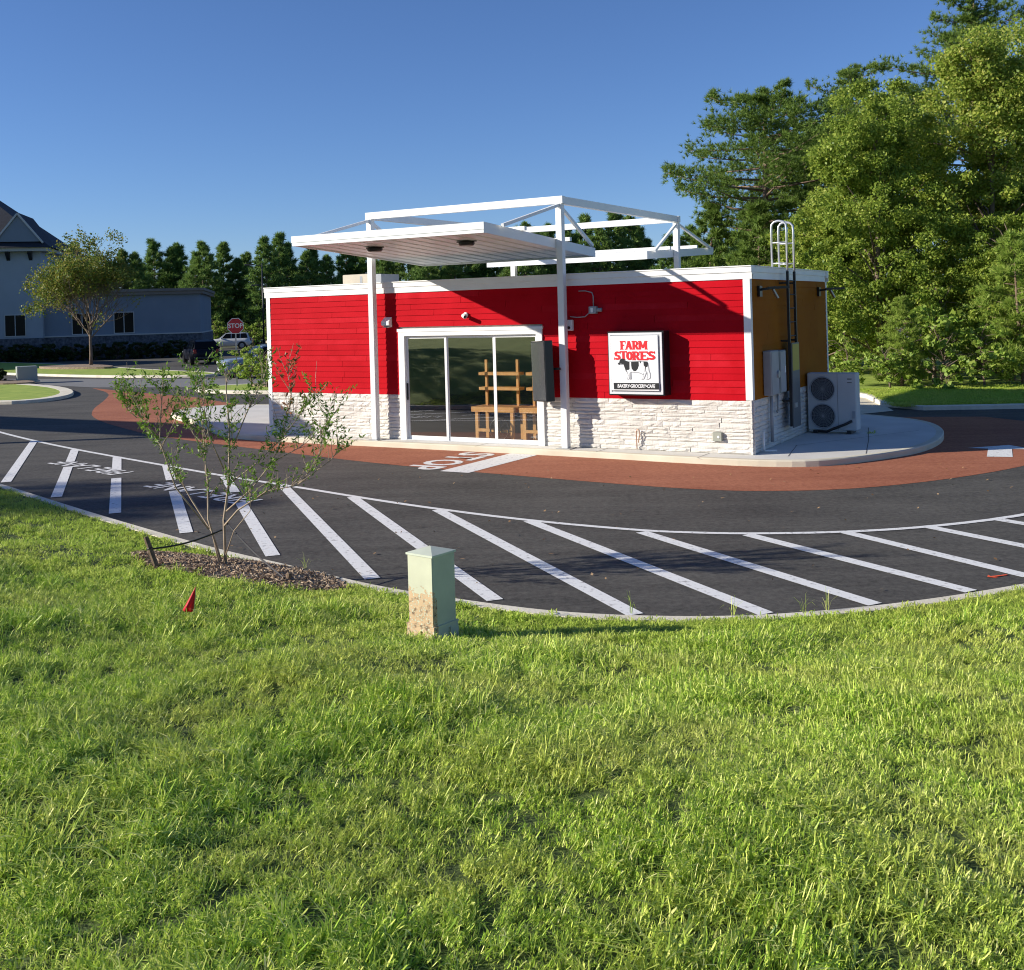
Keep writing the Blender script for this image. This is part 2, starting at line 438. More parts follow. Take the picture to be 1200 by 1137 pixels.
# direction arrow on the red lane
ar = MB().sheet([(9.28,21.05),(9.72,20.90),(10.22,22.0),(10.62,21.86),(10.45,22.62),(9.45,22.34),(9.80,22.16)], .009)
tag(ar.build('lane_arrow', PAINT), 'white arrow painted on the red lane right of the concrete pad', 'road marking')
SPRAY = mat('orange_spray_paint', (.75,.10,.03), .7, var=.2, scale=30)
sp = MB().sheet([(5.24,11.96),(5.34,11.90),(5.31,11.95),(5.50,12.02),(5.49,12.05),(5.29,11.99),(5.29,12.05)], .009)
tag(sp.build('survey_arrow', SPRAY), 'small orange spray-painted arrow on asphalt at the right kerb', 'survey mark')

# ------------------------------------------------------------------ near kerb and grass bank
KB = np.array([(-10.28,21.25),(-7.23,17.87),(-5.08,15.61),(-3.97,14.47),(-3.17,13.78),(-2.14,12.82),(-1.56,12.29),(-.75,11.76),(.09,11.24),(.79,10.95),(1.89,10.77),(2.5,10.78),(3.41,10.94),(4.0,11.1),(4.83,11.39),(5.53,11.71)])*0.9585
KL = [(-40,56),(-28,42),(-19,30.5),(-14,24.8)] + [tuple(p) for p in KB] + [(6.6,11.75),(8.6,13.1),(11,15.2),(13.6,18.2),(16,22),(19,25.6),(26,27.5),(45,28)]
KP = np.array(chaikin(KL, 2))
seg = np.r_[0, np.cumsum(np.hypot(*np.diff(KP, axis=0).T))]
ss = np.arange(0, seg[-1], .25)
KS = np.c_[np.interp(ss, seg, KP[:,0]), np.interp(ss, seg, KP[:,1])]
for _ in range(3): KS[1:-1] = .25*KS[:-2]+.5*KS[1:-1]+.25*KS[2:]
tan = np.gradient(KS, axis=0); tan /= np.linalg.norm(tan, axis=1)[:,None]
NRM = np.c_[tan[:,1], -tan[:,0]]          # to the camera side
def bank_h(d):
    d = np.maximum(d, 0)
    return .125 + 1.42*(1-np.exp(-(d/6.6)**1.25))
def bump_xy(x, y):
    return .05*np.sin(1.7*x+.6*np.sin(1.1*y))*np.cos(1.3*y+.4*x) + .018*np.sin(4.1*x+1.3)*np.sin(3.7*y+.5*x)
def dist_kerb(x, y):
    best = np.full(x.shape, 1e9); idx = np.zeros(x.shape, int)
    for i0 in range(0, len(x), 4000):
        dx = x[i0:i0+4000,None]-KS[None,:,0]; dy = y[i0:i0+4000,None]-KS[None,:,1]
        d2 = dx*dx+dy*dy; j = d2.argmin(1); idx[i0:i0+4000] = j
        k = np.arange(len(j)); best[i0:i0+4000] = np.sign(dx[k,j]*NRM[j,0]+dy[k,j]*NRM[j,1])*np.sqrt(d2[k,j])
    return best
def bank_z(x, y):
    x = np.atleast_1d(np.asarray(x, float)); y = np.atleast_1d(np.asarray(y, float))
    d = dist_kerb(x, y)
    return bank_h(d-.2) + bump_xy(x, y)*np.clip((d-.3)/1.5, 0, 1)
def bz(x, y): return float(bank_z([x],[y])[0])
KW = .17
kb = MB(); n = len(KS)
A0 = KS; A1 = KS+NRM*KW
prof = [(0,-.04),(0.0,.10),(.02,.13),(KW,.13),(KW,-.04)]
vs = []
for i in range(n):
    for (d, z) in prof: vs.append((KS[i,0]+NRM[i,0]*d, KS[i,1]+NRM[i,1]*d, z))
fs = []
for i in range(n-1):
    for k in range(4): fs.append((i*5+k, i*5+k+1, (i+1)*5+k+1, (i+1)*5+k))
o = MB().add(vs, fs).build('kerb', KERBM); struct(o)
ds = np.r_[np.array([KW-.01,.3,.5,.8]), np.arange(1.2,14,.45), np.array([15,17,20,25,32,42,60,95])]
vs = []; m_ = len(ds)
P = KS[:,None,:]+NRM[:,None,:]*ds[None,:,None]
hz = bank_h(np.maximum(ds-.2,0))[None,:] + bump_xy(P[...,0],P[...,1])*np.clip((ds-.3)/1.5,0,1)[None,:]
hz[:,0] = .115
V = np.concatenate([P, hz[...,None]], 2).reshape(-1,3)
ii, jj = np.meshgrid(np.arange(n-1), np.arange(m_-1), indexing='ij'); a = (ii*m_+jj).ravel()
F = np.stack([a, a+1, a+m_+1, a+m_], 1)
me = bpy.data.meshes.new('lawn'); me.from_pydata(V.tolist(), [], F.tolist()); me.materials.append(LAWNM); me.materials.append(VERGEM)
fc_ = V[F].mean(1); me.polygons.foreach_set('material_index', ((fc_[:,0] < -11.5) | (fc_[:,0] > 10) | (fc_[:,1] < .8)).astype(np.int32))
me.polygons.foreach_set('use_smooth', [True]*len(me.polygons)); me.update()
struct(link('lawn', me))

# ------------------------------------------------------------------ concrete walk, islands
def kerbed(name, poly, kw, top_m, kerb_m=KERBM, h=.13, it=2, smooth_closed=True, dz=.0):
    p = ccw(chaikin(poly, it, True) if smooth_closed else poly)
    q = offset(p, kw)
    n = len(p); mb = MB()
    vs = [(a[0],a[1],-.03) for a in p]+[(a[0],a[1],h-.02) for a in p]+[(a[0]*1,a[1]*1,h) for a in offset(p,.02)]+[(a[0],a[1],h) for a in q]+[(a[0],a[1],h-.06) for a in q]
    fs = []
    for k in range(4):
        for i in range(n):
            j = (i+1)%n; fs.append((k*n+i,k*n+j,(k+1)*n+j,(k+1)*n+i))
    mb.add(vs, fs); kb_ = struct(mb.build(name+'_kerb', kerb_m))
    t_ = struct(MB().sheet(offset(p, kw-.02), h-.004+dz).build(name, top_m))
    return t_, kb_, q
walk = [LW(-14.0,-.55),LW(-11,-.55),LW(-6,-.58),LW(-3,-.62),LW(-1.2,-.75),(4.9,20.45),(5.9,20.35),(7.1,20.95),(8.35,21.85),(9.4,23.4),(10.1,25.2),(10.25,26.8),(9.5,28.4),(8,30.2),LW(-2,7.6),LW(-13,7.6),(-9.6,37.8),(-11.2,36.9),(-11.4,35.2),(-10.7,33.6),(-9.3,31.6)]
walk_o, walk_k, _ = kerbed('concrete_walk', walk, .16, CONC2, CONC)
# expansion joints of the walk
JNT = mat('joint_dark', (.10,.09,.08), .95)  # one even dark colour for the joint lines
for a, b in [((5.35,21.0),(5.95,22.6)),((6.9,21.05),(7.6,23.0)),((5.9,22.55),(9.3,24.6)),((7.6,23.0),(8.4,25.4)),(LW(-3.2,-.6),LW(-3.2,0)),(LW(-6.2,-.6),LW(-6.2,0)),(LW(-9.6,-.6),LW(-9.6,0)),(LW(-.9,-.8),LW(-.9,-.05))]:
    stripe(a, b, .014, 'joint').build('joint', JNT, walk_o).location.z = .1225
kerbed('stop_sign_island', [(-14.6,48.6),(-13.4,45.4),(-9,43.4),(0,41.4),(9,42),(9,47),(-4,48.5),(-10.5,50)], .35, VERGEM)
kerbed('nose_island', [(-52,58),(-32,46),(-20.6,41.9),(-18.7,42.8),(-18.9,46.4),(-22.0,51.9),(-27.6,57.1),(-40,66.5),(-52,74)], .55, VERGEM)
kerbed('oak_island', [(-60,90),(-46,79),(-36.7,71.4),(-27.8,63.8),(-21.6,59.5),(-16.6,57.9),(-16.4,60.6),(-22,66),(-30,76),(-38,84),(-52,96)], .25, VERGEM)
kerbed('wood_verge', [(10.7,30.35),(14.2,29.95),(22,29.4),(60,29),(60,80),(6,80),(7,50),(11.6,36.0)], .2, VERGEM, it=1)
struct(MB().sheet([(9.3,29.5),(10.75,30.3),(11.9,36.2),(9.2,38.5),(7.5,35)], .01).build('concrete_flume', CONC))
struct(MB().prism([(9.2,33.2),(9.9,33.0),(10.1,34.0),(9.4,34.2)], .012, .25).build('flume_headwall', CONC))
struct(MB().sheet([(-60,104),(-27.8,97.5),(-20,100),(-10,106),(-10,127),(-60,127)], .12).build('far_lawn', VERGEM)) if False else None
struct(MB().sheet([(-150,118),(75,116),(75,200),(-150,200)], .02).build('wood_floor', FARM_))

# ------------------------------------------------------------------ the store
ST = thing('store_building', 'low flat-roofed store with red lap siding and white stone base', 'building', (BX,BY,BZ), BROT)
W_, D_, H_ = 12.82, 6.2, 3.79
ZS, ZF = 1.09, 3.52                        # top of stone, underside of fascia
DX0, DX1, DZ = -8.63, -4.71, 2.64          # door surround
rs = random.Random(3)
# core walls (behind siding and stone)
def wall(x0,x1,y0,y1,z0,z1,m=MORTAR): return MB().box(x0,x1,y0,y1,z0,z1).build('wall', m, ST)
wall(-W_+.03, DX0+.1, .03,.18, 0, 3.6); wall(DX1-.1, -.03, .03,.18, 0, 3.6); wall(DX0+.1, DX1-.1, .03,.18, DZ-.1, 3.6)
wall(-.18,-.03,.182,D_-.182,0,3.6); wall(-W_+.03,-W_+.18,.182,D_-.182,0,ZS,STONE); wall(-W_+.03,-W_+.18,.182,D_-.182,ZS,3.6,AMBER); wall(-W_+.03,-.03,D_-.18,D_-.03,0,3.6)
MB().box(-W_+.2,-.2,.2,D_-.2,3.40,3.55).build('roof_deck', ROOFM, ST)
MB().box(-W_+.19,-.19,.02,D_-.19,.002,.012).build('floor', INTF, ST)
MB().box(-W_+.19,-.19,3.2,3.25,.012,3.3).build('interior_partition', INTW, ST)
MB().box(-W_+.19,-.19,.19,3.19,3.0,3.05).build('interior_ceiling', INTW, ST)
# fascia: two-step white metal band with a cap, on four sides
def fascia(axis, a0, a1, face, sgn):
    # profile in (outward, z)
    pr = [(0,ZF),(.035,ZF),(.035,ZF+.135),(.055,ZF+.14),(.055,ZF+.245),(.075,ZF+.25),(.075,H_),(-.16,H_),(-.16,ZF+.1),(0,ZF+.1)]
    pts = [(face+sgn*p[0], p[1]) for p in pr]
    mb = MB(); mb.extr(pts, axis, a0, a1)
    return mb.build('fascia', WHITE, ST)
fascia('x', -W_-.075, .075, 0, -1); fascia('x', -W_-.075, .075, D_, 1)
fascia('y', .162, D_-.162, 0, 1); fascia('y', .162, D_-.162, -W_, -1)
# corner boards
MB().box(-.115,.028,-.028,.0,ZS,ZF).build('corner_trim', WHITE, ST)
MB().box(.0,.028,.0,.10,ZS,ZF).build('corner_trim', WHITE, ST)
MB().box(.0,.028,D_-.09,D_+.02,0,ZF).build('corner_trim', WHITE, ST)
MB().box(-W_-.028,-W_+.10,-.028,.0,ZS-.9,ZF).build('corner_trim', WHITE, ST)
# lap siding, board by board
ROWS = 18; PITCH = (ZF-ZS)/ROWS
SID = {}
def board_mesh(m, key):
    if (m.name,key) in SID: return SID[(m.name,key)]
    # unit length along x; wedge: thick butt at the bottom
    pr = [(.02,-.012),(-.026,-.012),(-.010,PITCH),(.02,PITCH)]
    me = MB().extr([(p[0],p[1]) for p in pr], 'x', 0, 1).mesh('siding_board', m); SID[(m.name,key)] = me
    return me
def boards(x0, x1, row, m, m2, joint=True, side=False):
    L = x1-x0; cuts = [x0]
    if joint:
        x = x0 + rs.uniform(.8,3.4)
        while x < x1-.6: cuts.append(x); x += rs.uniform(2.2,3.66)
    cuts.append(x1)
    for a, b in zip(cuts, cuts[1:]):
        mm = m2 if rs.random() < .3 else m
        o = link('siding_board', board_mesh(mm,0), ST)
        z = ZS + row*PITCH + rs.uniform(-.0015,.0015)
        if not side:
            o.location = (a+.001, -rs.uniform(0,.002), z); o.scale = (b-a-.007,1,1)
        else:
            o.location = (rs.uniform(0,.002), a+.001, z); o.scale = (b-a-.007,1,1); o.rotation_euler = (0,0,math.pi/2)
for r in range(ROWS):
    z0 = ZS+r*PITCH
    if z0+PITCH > DZ+.01 and z0 >= DZ-.06:
        boards(-W_+.10,-.115,r,REDS,REDS2)
    else:
        boards(-W_+.10,DX0,r,REDS,REDS2); boards(DX1,-.115,r,REDS,REDS2)
    boards(.10, D_-.09, r, AMBER, AMBER, True, True)
# ledge stone base, stone by stone
STM = []
for k in range(10):
    mb = MB(); nx, nz = 5, 3; g = []
    for j in range(nz+1):
        for i in range(nx+1):
            u, v = i/nx, j/nz; edge = (i in (0,nx)) or (j in (0,nz))
            y = -.66 + rs.uniform(-.1,.1) if edge else -.88 + rs.uniform(-.26,.14)
            g.append((min(1,max(0,u+(0 if i in (0,nx) else rs.uniform(-.05,.05)))), y, min(1,max(0,v+(0 if j in (0,nz) else rs.uniform(-.08,.08))))))
    fr = [(j*(nx+1)+i, j*(nx+1)+i+1, (j+1)*(nx+1)+i+1, (j+1)*(nx+1)+i) for j in range(nz) for i in range(nx)]
    b0 = len(g)
    g += [(0,0,0),(1,0,0),(1,0,1),(0,0,1)]
    lo = [i for i in range(nx+1)]; hi = [nz*(nx+1)+i for i in range(nx+1)]
    fr += [tuple([b0]+[b0+1]+lo[::-1]), tuple([b0+3]+hi+[b0+2])]
    fr += [tuple([b0]+[j*(nx+1) for j in range(nz+1)]+[b0+3]), tuple([b0+1,b0+2]+[j*(nx+1)+nx for j in range(nz,-1,-1)])]
    STM.append(MB().add(g, fr).mesh('stone', STONE))
stones = []
def course(a, b, side):
    z = 0.0
    while z < ZS-.02:
        h = rs.choice([.07,.08,.09,.10,.12])
        if ZS-(z+h) < .07: h = ZS-z
        x = a
        while x < b-.01:
            L = rs.uniform(.28,.95)
            if b-(x+L) < .2: L = b-x
            stones.append((x, z, L, h, rs.uniform(.045,.066), side)); x += L
        z += h
course(-4.71, .045, False); course(-W_, DX0, False); course(-.05, D_, True)
stones.sort(key=lambda s: (s[0] if not s[5] else -s[0]*.0+0) if not s[5] else 0, reverse=False)
front = [s for s in stones if not s[5]]; sidew = [s for s in stones if s[5]]
front.sort(key=lambda s: -s[0]*1.0); sidew.sort(key=lambda s: s[0])
near = front + sidew
keep, rest = near[:300], near[300:]
def place_stone(s):
    o = link('stone', rs.choice(STM), ST); x, z, L, h, dp, side = s
    o.scale = (L-.006, dp, h-.005)
    if side: o.location = (-.03+.0, x+.003, z+.0025); o.rotation_euler = (0,0,math.pi/2)
    else: o.location = (x+.003, .03, z+.0025)
    return o
for s in keep: place_stone(s)
if rest:
    mb = MB()
    for x, z, L, h, dp, side in rest:
        me = rs.choice(STM)
        vs = [(-.03-v.co.y*dp, x+.003+v.co.x*(L-.006), z+.0025+v.co.z*(h-.005)) if side else (x+.003+v.co.x*(L-.006), .03+v.co.y*dp, z+.0025+v.co.z*(h-.005)) for v in me.vertices]
        mb.add(vs, [tuple(p.vertices) for p in me.polygons])
    mb.build('stone_veneer', STONE, ST)['kind'] = 'stuff'
# sliding door
sur = MB(); sur.box(DX0,DX0+.17,-.06,.10,0,DZ); sur.box(DX1-.15,DX1,-.06,.10,0,DZ); sur.box(DX0+.17,DX1-.15,-.06,.10,DZ-.16,DZ)
sur.box(DX0-.02,DX1+.02,-.075,-.0,DZ-.06,DZ+.012)
ds_ = sur.build('door_surround', WHITE, ST)
xs_ = [DX0+.17, -7.30, -6.02, DX1-.15]
for i in range(3):
    a, b = xs_[i], xs_[i+1]; yy = (.0,.035,.0)[i] if i < 2 else .0
    y0 = [.02,.045,.02][i]; ov = .03
    mb = MB(); fw = .058
    A, B = a-(ov if i == 1 else -.002), b+(ov if i == 1 else -.002)
    mb.box(A,A+fw,y0,y0+.02,.02,DZ-.17); mb.box(B-fw,B,y0,y0+.02,.02,DZ-.17)
    mb.box(A+fw,B-fw,y0,y0+.02,.02,.10); mb.box(A+fw,B-fw,y0,y0+.02,DZ-.225,DZ-.17)
    dp = mb.build('door_panel', WHITE, ST)
    MB().box(A+fw-.005,B-fw+.005,y0+.008,y0+.012,.095,DZ-.22).build('glass_pane', GLASS, dp)
    if i == 0: MB().box(A+.015,A+.04,y0-.035,y0-.012,.95,1.35).box(A+.02,A+.035,y0-.013,y0,.98,1.01).box(A+.02,A+.035,y0-.013,y0,1.29,1.32).build('handle', BLACK, dp)
MB().box(DX0+.1,DX1-.1,-.05,.09,.0,.02).build('door_sill', ALU, ST)

# ------------------------------------------------------------------ steel canopy frame over the store
CN = thing('steel_canopy', 'white steel canopy frame straddling the store roof on tall posts', 'canopy', (BX,BY,BZ), BROT)
PXL, PXR, PYF, PYB, PT = -9.20, -4.06, -.28, 6.6, 5.30
PS = .15
for px in (PXL,PXR):
    for py in (PYF,PYB):
        p = MB().cbox(px-PS/2,px+PS/2,py-PS/2,py+PS/2,.012,PT,.008).build('post', STEEL, CN)
        MB().box(px-.17,px+.17,py-.17,py+.17,0,.013).build('base_plate', GALV, p)
def beam(a,b): return MB().bar(a,b,.13,.165).build('beam', STEEL, CN)
beam((PXL-.1,PYF,PT+.085),(PXR+.1,PYF,PT+.085)); beam((PXL-.1,PYB,PT+.085),(PXR+.1,PYB,PT+.085))
beam((PXL,PYF+.075,PT+.083),(PXL,PYB-.075,PT+.083)); beam((PXR,PYF+.075,PT+.083),(PXR,PYB-.075,PT+.083))
def brace(a,b): return MB().bar(a,b,.065,.065).build('brace', STEEL, CN)
for px in (PXL,PXR):
    xx = px + (.0 if px == PXL else -.0)
    brace((xx,PYF-.02,PT-.02),(xx,-2.75,4.70)); brace((xx,PYF+.02,PT-.05),(xx,1.3,4.46))
    brace((xx,PYB-.02,PT-.05),(xx,5.0,4.46)); brace((xx,PYB+.02,PT-.02),(xx,9.3,4.70))
# decks: sloping pans between edge channels
DA, DB = -8.98, -4.14
def deck(y_hi, z_hi, y_lo, z_lo, nm):
    T = .21
    dk = MB()
    # edge fascia: high edge, low edge, two sides (parallelogram profile in y,z)
    sg = 1 if y_lo > y_hi else -1
    dk.extr([(y_hi,z_hi),(y_hi+sg*.06,z_hi),(y_hi+sg*.06,z_hi+T),(y_hi,z_hi+T)], 'x', DA, DB)
    dk.extr([(y_lo,z_lo),(y_lo-sg*.06,z_lo),(y_lo-sg*.06,z_lo+T-.03),(y_lo,z_lo+T-.03)], 'x', DA+.062, DB-.062)
    for xa, xb in ((DA,DA+.06),(DB-.06,DB)):
        dk.extr([(y_hi+sg*.062,z_hi+.001),(y_lo,z_lo+.001),(y_lo,z_lo+T),(y_hi+sg*.062,z_hi+T)], 'x', xa, xb)
    f = dk.build('canopy_deck', STEEL, CN)
    lip = MB(); lip.extr([(y_hi-sg*.012,z_hi+.07),(y_hi-sg*.001,z_hi+.07),(y_hi-sg*.001,z_hi+T),(y_hi-sg*.012,z_hi+T)], 'x', DA-.01, DB+.01)
    lip.build('gutter_face', STEEL, f)
    N = 12; wdt = (DB-DA-.13)/N
    ya, yb = y_hi+sg*.065, y_lo-sg*.065
    def zz(y): return z_hi + (z_lo-z_hi)*(y-y_hi)/(y_lo-y_hi)
    for k in range(N):
        x0 = DA+.065+k*wdt
        mb = MB()
        # pan with an upstanding rib that hangs below between pans
        sec = [(x0+.004,.075),(x0+.03,.075),(x0+.05,.03),(x0+wdt-.055,.03),(x0+wdt-.035,.075),(x0+wdt-.004,.075),(x0+wdt-.004,.095),(x0+.004,.095)]
        n_ = len(sec)
        vs = [(s[0],ya,zz(ya)+s[1]) for s in sec]+[(s[0],yb,zz(yb)+s[1]) for s in sec]
        mb.add(vs, [tuple(range(n_)),tuple(range(2*n_-1,n_-1,-1))]+[(i,i+n_,(i+1)%n_+n_,(i+1)%n_) for i in range(n_)])
        mb.build('roof_panel', STEEL, f)
    # two purlins above the pans
    for fr in (.3,.72):
        y = ya+(yb-ya)*fr
        MB().box(PXL,PXR,y-.05,y+.05,zz(y)+.215,zz(y)+.30).build('purlin', STEEL, f)
    return f
deck(-3.33,4.53,1.62,4.21,'front'); deck(9.75,4.53,4.7,4.25,'rear')
for lx, lab in ((-7.65,'left'),(-5.28,'right')):
    lt = thing('canopy_light', 'round black downlight under the front canopy, %s of the pair' % lab, 'light', LW(lx,-2.16)+(BZ+4.49,), BROT, 'canopy downlights')
    MB().tube([(0,0,.0),(0,0,-.03),(0,0,-.07),(0,0,-.10)],[.10,.17,.17,.15],16).build('housing', BLACK, lt, True)
    MB().tube([(0,0,-.101),(0,0,-.112)],[.135,.12],16).build('lens', mat('frosted_lens',(.45,.40,.38),.4), lt, True)
    MB().box(-.24,.24,-.012,.012,-.03,-.008).build('bracket', BLACK, lt)

# ------------------------------------------------------------------ wall sign
SN = thing('wall_sign', 'square white shop sign with red lettering and a cow on black cabinet', 'sign', LW(-2.345,-.34)+(BZ+1.845,), BROT)
SW, SH = 1.20, 1.28                       # local: x right, z up, faces -y
MB().box(-SW/2-.03,SW/2+.03,.002,.33,-SH/2-.03,SH/2+.03).build('cabinet', BLACK, SN)
SILV = mat('silver_trim', (.70,.71,.73), .35, .2)
fr = MB()
fr.box(-SW/2,SW/2,-.03,.001,SH/2-.045,SH/2); fr.box(-SW/2,SW/2,-.03,.001,-SH/2,-SH/2+.045)
fr.box(-SW/2,-SW/2+.045,-.03,.001,-SH/2+.045,SH/2-.045); fr.box(SW/2-.045,SW/2,-.03,.001,-SH/2+.045,SH/2-.045)
fr.build('frame', SILV, SN)
SIGNW = mat('sign_face', (.74,.75,.76), .3)
face = MB().cbox(-SW/2+.06,SW/2-.075,-.055,.0,-SH/2+.075,SH/2-.06,.006).build('face', SIGNW, SN)
MB().box(-SW/2+.046,SW/2-.046,-.012,-.004,-SH/2+.046,SH/2-.046).build('face_backing', mat('sign_gutter',(.35,.36,.38),.5), SN)
SRED = mat('sign_red', (.62,.012,.02), .4)
SBLK = mat('sign_black', (.012,.012,.014), .4)
GREYL = mat('sign_grey', (.30,.31,.33), .5)
FY = -.0560
_k = [0]
def flat(poly, m, name, parent, y=None):
    """thin plate on the sign face; poly in (x,z)"""
    _k[0] += 1; y0 = FY - .00004*_k[0] if y is None else y
    mb = MB(); n_ = len(poly)
    a = sum(poly[i][0]*poly[(i+1)%n_][1]-poly[(i+1)%n_][0]*poly[i][1] for i in range(n_))
    if a < 0: poly = poly[::-1]
    vs = [(p[0],y0,p[1]) for p in poly]+[(p[0],-.05,p[1]) for p in poly]
    mb.add(vs, [tuple(range(n_)),tuple(range(2*n_-1,n_-1,-1))]+[(i,i+n_,(i+1)%n_+n_,(i+1)%n_) for i in range(n_)])
    return mb
# picture coordinates of the sign: (115..905, 115..1010) -> local metres
def S(px, py):
    return (-SW/2+.06 + (px-115)/(905-115)*(SW-.135), SH/2-.06 - (py-115)/(1010-115)*(SH-.135))
def letter(ch, x0, x1, y0, y1, st, m, parent):
    """slab-serif capitals out of overlapping strokes; returns one mesh"""
    mb = MB(); W = x1-x0; H = y1-y0
    def add(poly):
        q = flat([S(x0+u*W, y0+v*H) for u, v in poly], m, '', None); mb.add(q.v, q.f)
    sw = st/W; sh = st/H*.55; sf = .11
    def vbar(u): add([(u-sw/2,0.02),(u+sw/2,0.02),(u+sw/2,.98),(u-sw/2,.98)])
    def hbar(v, a, b): add([(a,v-sh/2),(b,v-sh/2),(b,v+sh/2),(a,v+sh/2)])
    def diag(u0,v0,u1,v1,k=1.0): add([(u0-sw*k/2,v0),(u0+sw*k/2,v0),(u1+sw*k/2,v1),(u1-sw*k/2,v1)])
    def serif(u, v, wd=.42): add([(u-wd/2,v-sf/2),(u+wd/2,v-sf/2),(u+wd/2,v+sf/2),(u-wd/2,v+sf/2)])
    def arc(cx, cy, rx, ry, a0, a1, N=10, k=1.0):
        for i in range(N):
            t0 = math.radians(a0+(a1-a0)*i/N); t1 = math.radians(a0+(a1-a0)*(i+1)/N)
            ix, iy = rx-sw*k, ry-sh*1.3
            add([(cx+rx*math.cos(t0),cy-ry*math.sin(t0)),(cx+rx*math.cos(t1),cy-ry*math.sin(t1)),(cx+ix*math.cos(t1),cy-iy*math.sin(t1)),(cx+ix*math.cos(t0),cy-iy*math.sin(t0))])
    if ch == 'F': vbar(.3); hbar(.07,0.0,.98); hbar(.5,.3,.75); serif(.3,.95,.6); add([(.84,.02),(.99,.02),(.99,.32),(.9,.32)])
    if ch == 'E': vbar(.3); hbar(.07,0.0,.98); hbar(.5,.3,.75); hbar(.93,0.0,1.0); add([(.84,.02),(.99,.02),(.99,.28),(.9,.28)]); add([(.88,.7),(.97,.7),(1,.98),(.84,.98)])
    if ch == 'A': diag(.5,0,.16,1,.8); diag(.5,0,.84,1,1.1); hbar(.66,.25,.75); serif(.12,.95,.4); serif(.86,.95,.44)
    if ch == 'R': vbar(.28); hbar(.07,0.0,.6); hbar(.52,.28,.6); arc(.58,.295,.36,.285,-90,90,8); diag(.55,.52,.86,1,1.05); serif(.24,.95,.5); serif(.9,.95,.3)
    if ch == 'M': vbar(.16); vbar(.84); diag(.2,0,.5,.85,.85); diag(.8,0,.5,.85,.85); serif(.14,.95,.34); serif(.86,.95,.34); serif(.1,.06,.25); serif(.9,.06,.25)
    if ch == 'T': vbar(.5); hbar(.07,0.0,1.0); serif(.5,.95,.5); add([(0,.02),(.14,.02),(.08,.3),(0,.3)]); add([(.86,.02),(1,.02),(1,.3),(.92,.3)])
    if ch == 'O': arc(.5,.5,.5,.5,0,360,20,1.05)
    if ch == 'S': arc(.5,.28,.42,.28,20,270,12); arc(.5,.72,.48,.28,90,-160,12); diag(.44,.42,.56,.58,1.8); add([(.80,.02),(.93,.02),(.93,.34),(.84,.30)]); add([(.03,.68),(.13,.72),(.16,.98),(.03,.98)])
    return mb.build('letter', m, parent)
xs0 = 272
for ch, x0, x1 in (('F',272,372),('A',362,478),('R',470,590),('M',582,732)): letter(ch, x0, x1, 200, 342, 42, SRED, SN)
for ch, x0, x1, dy in (('S',165,285,0),('T',268,388,-2),('O',372,490,4),('R',470,605,4),('E',592,735,4),('S',725,862,0)): letter(ch, x0, x1, 368+dy, 510+dy, 43, SRED, SN)
# cow: grey outline body, white body, black patches
def plate(pts, m, name): return flat([S(*p) for p in pts], m, name, SN).build(name, m, SN)
body = [(268,520),(300,492),(345,500),(380,535),(430,532),(600,522),(720,535),(745,600),(752,680),(775,740),(772,800),(735,828),(700,828),(722,780),(712,715),(690,760),(672,800),(655,828),(618,828),(645,790),(662,740),(640,748),(600,730),(550,716),(450,712),(452,825),(420,828),(418,770),(404,828),(382,826),(398,760),(380,715),(360,660),(330,590),(290,588),(240,590),(228,570)]
plate(body, GREYL, 'cow_outline')
cx_ = sum(p[0] for p in body)/len(body)
bw = [(330,585),(345,580),(372,650),(392,705),(408,760),(396,818),(414,818),(424,720),(446,700),(560,705),(610,718),(640,735),(672,720),(655,790),(632,820),(652,820),(690,730),(705,690),(722,700),(735,780),(716,820),(736,818),(762,790),(764,745),(742,690),(732,600),(700,540),(430,540)]
plate(bw, SIGNW, 'cow_body')
plate([(262,520),(282,488),(318,486),(350,500),(352,520),(430,540),(428,660),(405,675),(372,672),(380,712),(362,690),(345,640),(325,575),(296,582),(285,560),(262,590),(228,575),(232,560),(255,562)], SBLK, 'cow_head_patch')
plate([(455,540),(582,535),(585,600),(565,655),(535,690),(495,692),(462,650),(455,600)], SBLK, 'cow_side_patch')
plate([(660,535),(722,535),(738,570),(728,620),(700,628),(690,700),(676,700),(684,620),(664,600)], SBLK, 'cow_rump_patch')
plate([(598,530),(622,530),(618,560),(606,568)], SBLK, 'cow_spot')
plate([(150,885),(902,882),(905,985),(155,990)], SBLK, 'tagline_band')
me = text_mesh('BAKERY\u2022GROCERY\u2022CAFE', .098, 'tagline', SIGNW, .001, .003, .80, .95, .12)
o = link('tagline', me, SN); p0 = S(528,936); o.location = (p0[0], -.0640, p0[1]); o.rotation_euler = (math.pi/2,0,0)

# ------------------------------------------------------------------ things on and by the front wall
# menu screen on the right canopy post
TV = thing('menu_screen', 'tall dark drive-through menu screen bracketed to right canopy post', 'screen', LW(-4.50,-.42)+(BZ+1.02,), math.atan2(-.39,-.92)+math.pi/2)
TVF = mat('screen_glass', (.035,.038,.042), .16, .0, spec=.8)
MB().cbox(-.36,.36,-.10,.10,0,1.32,.012).build('case', BLACK, TV)
MB().box(-.335,.335,-.106,-.1005,.03,1.29).build('screen', TVF, TV)
MB().bar((.2,.1,.70),(.42,.22,.70),.05,.05).build('bracket', BLACK, TV)
TV.rotation_euler = (0, R_(-2.5), TV.rotation_euler.z)
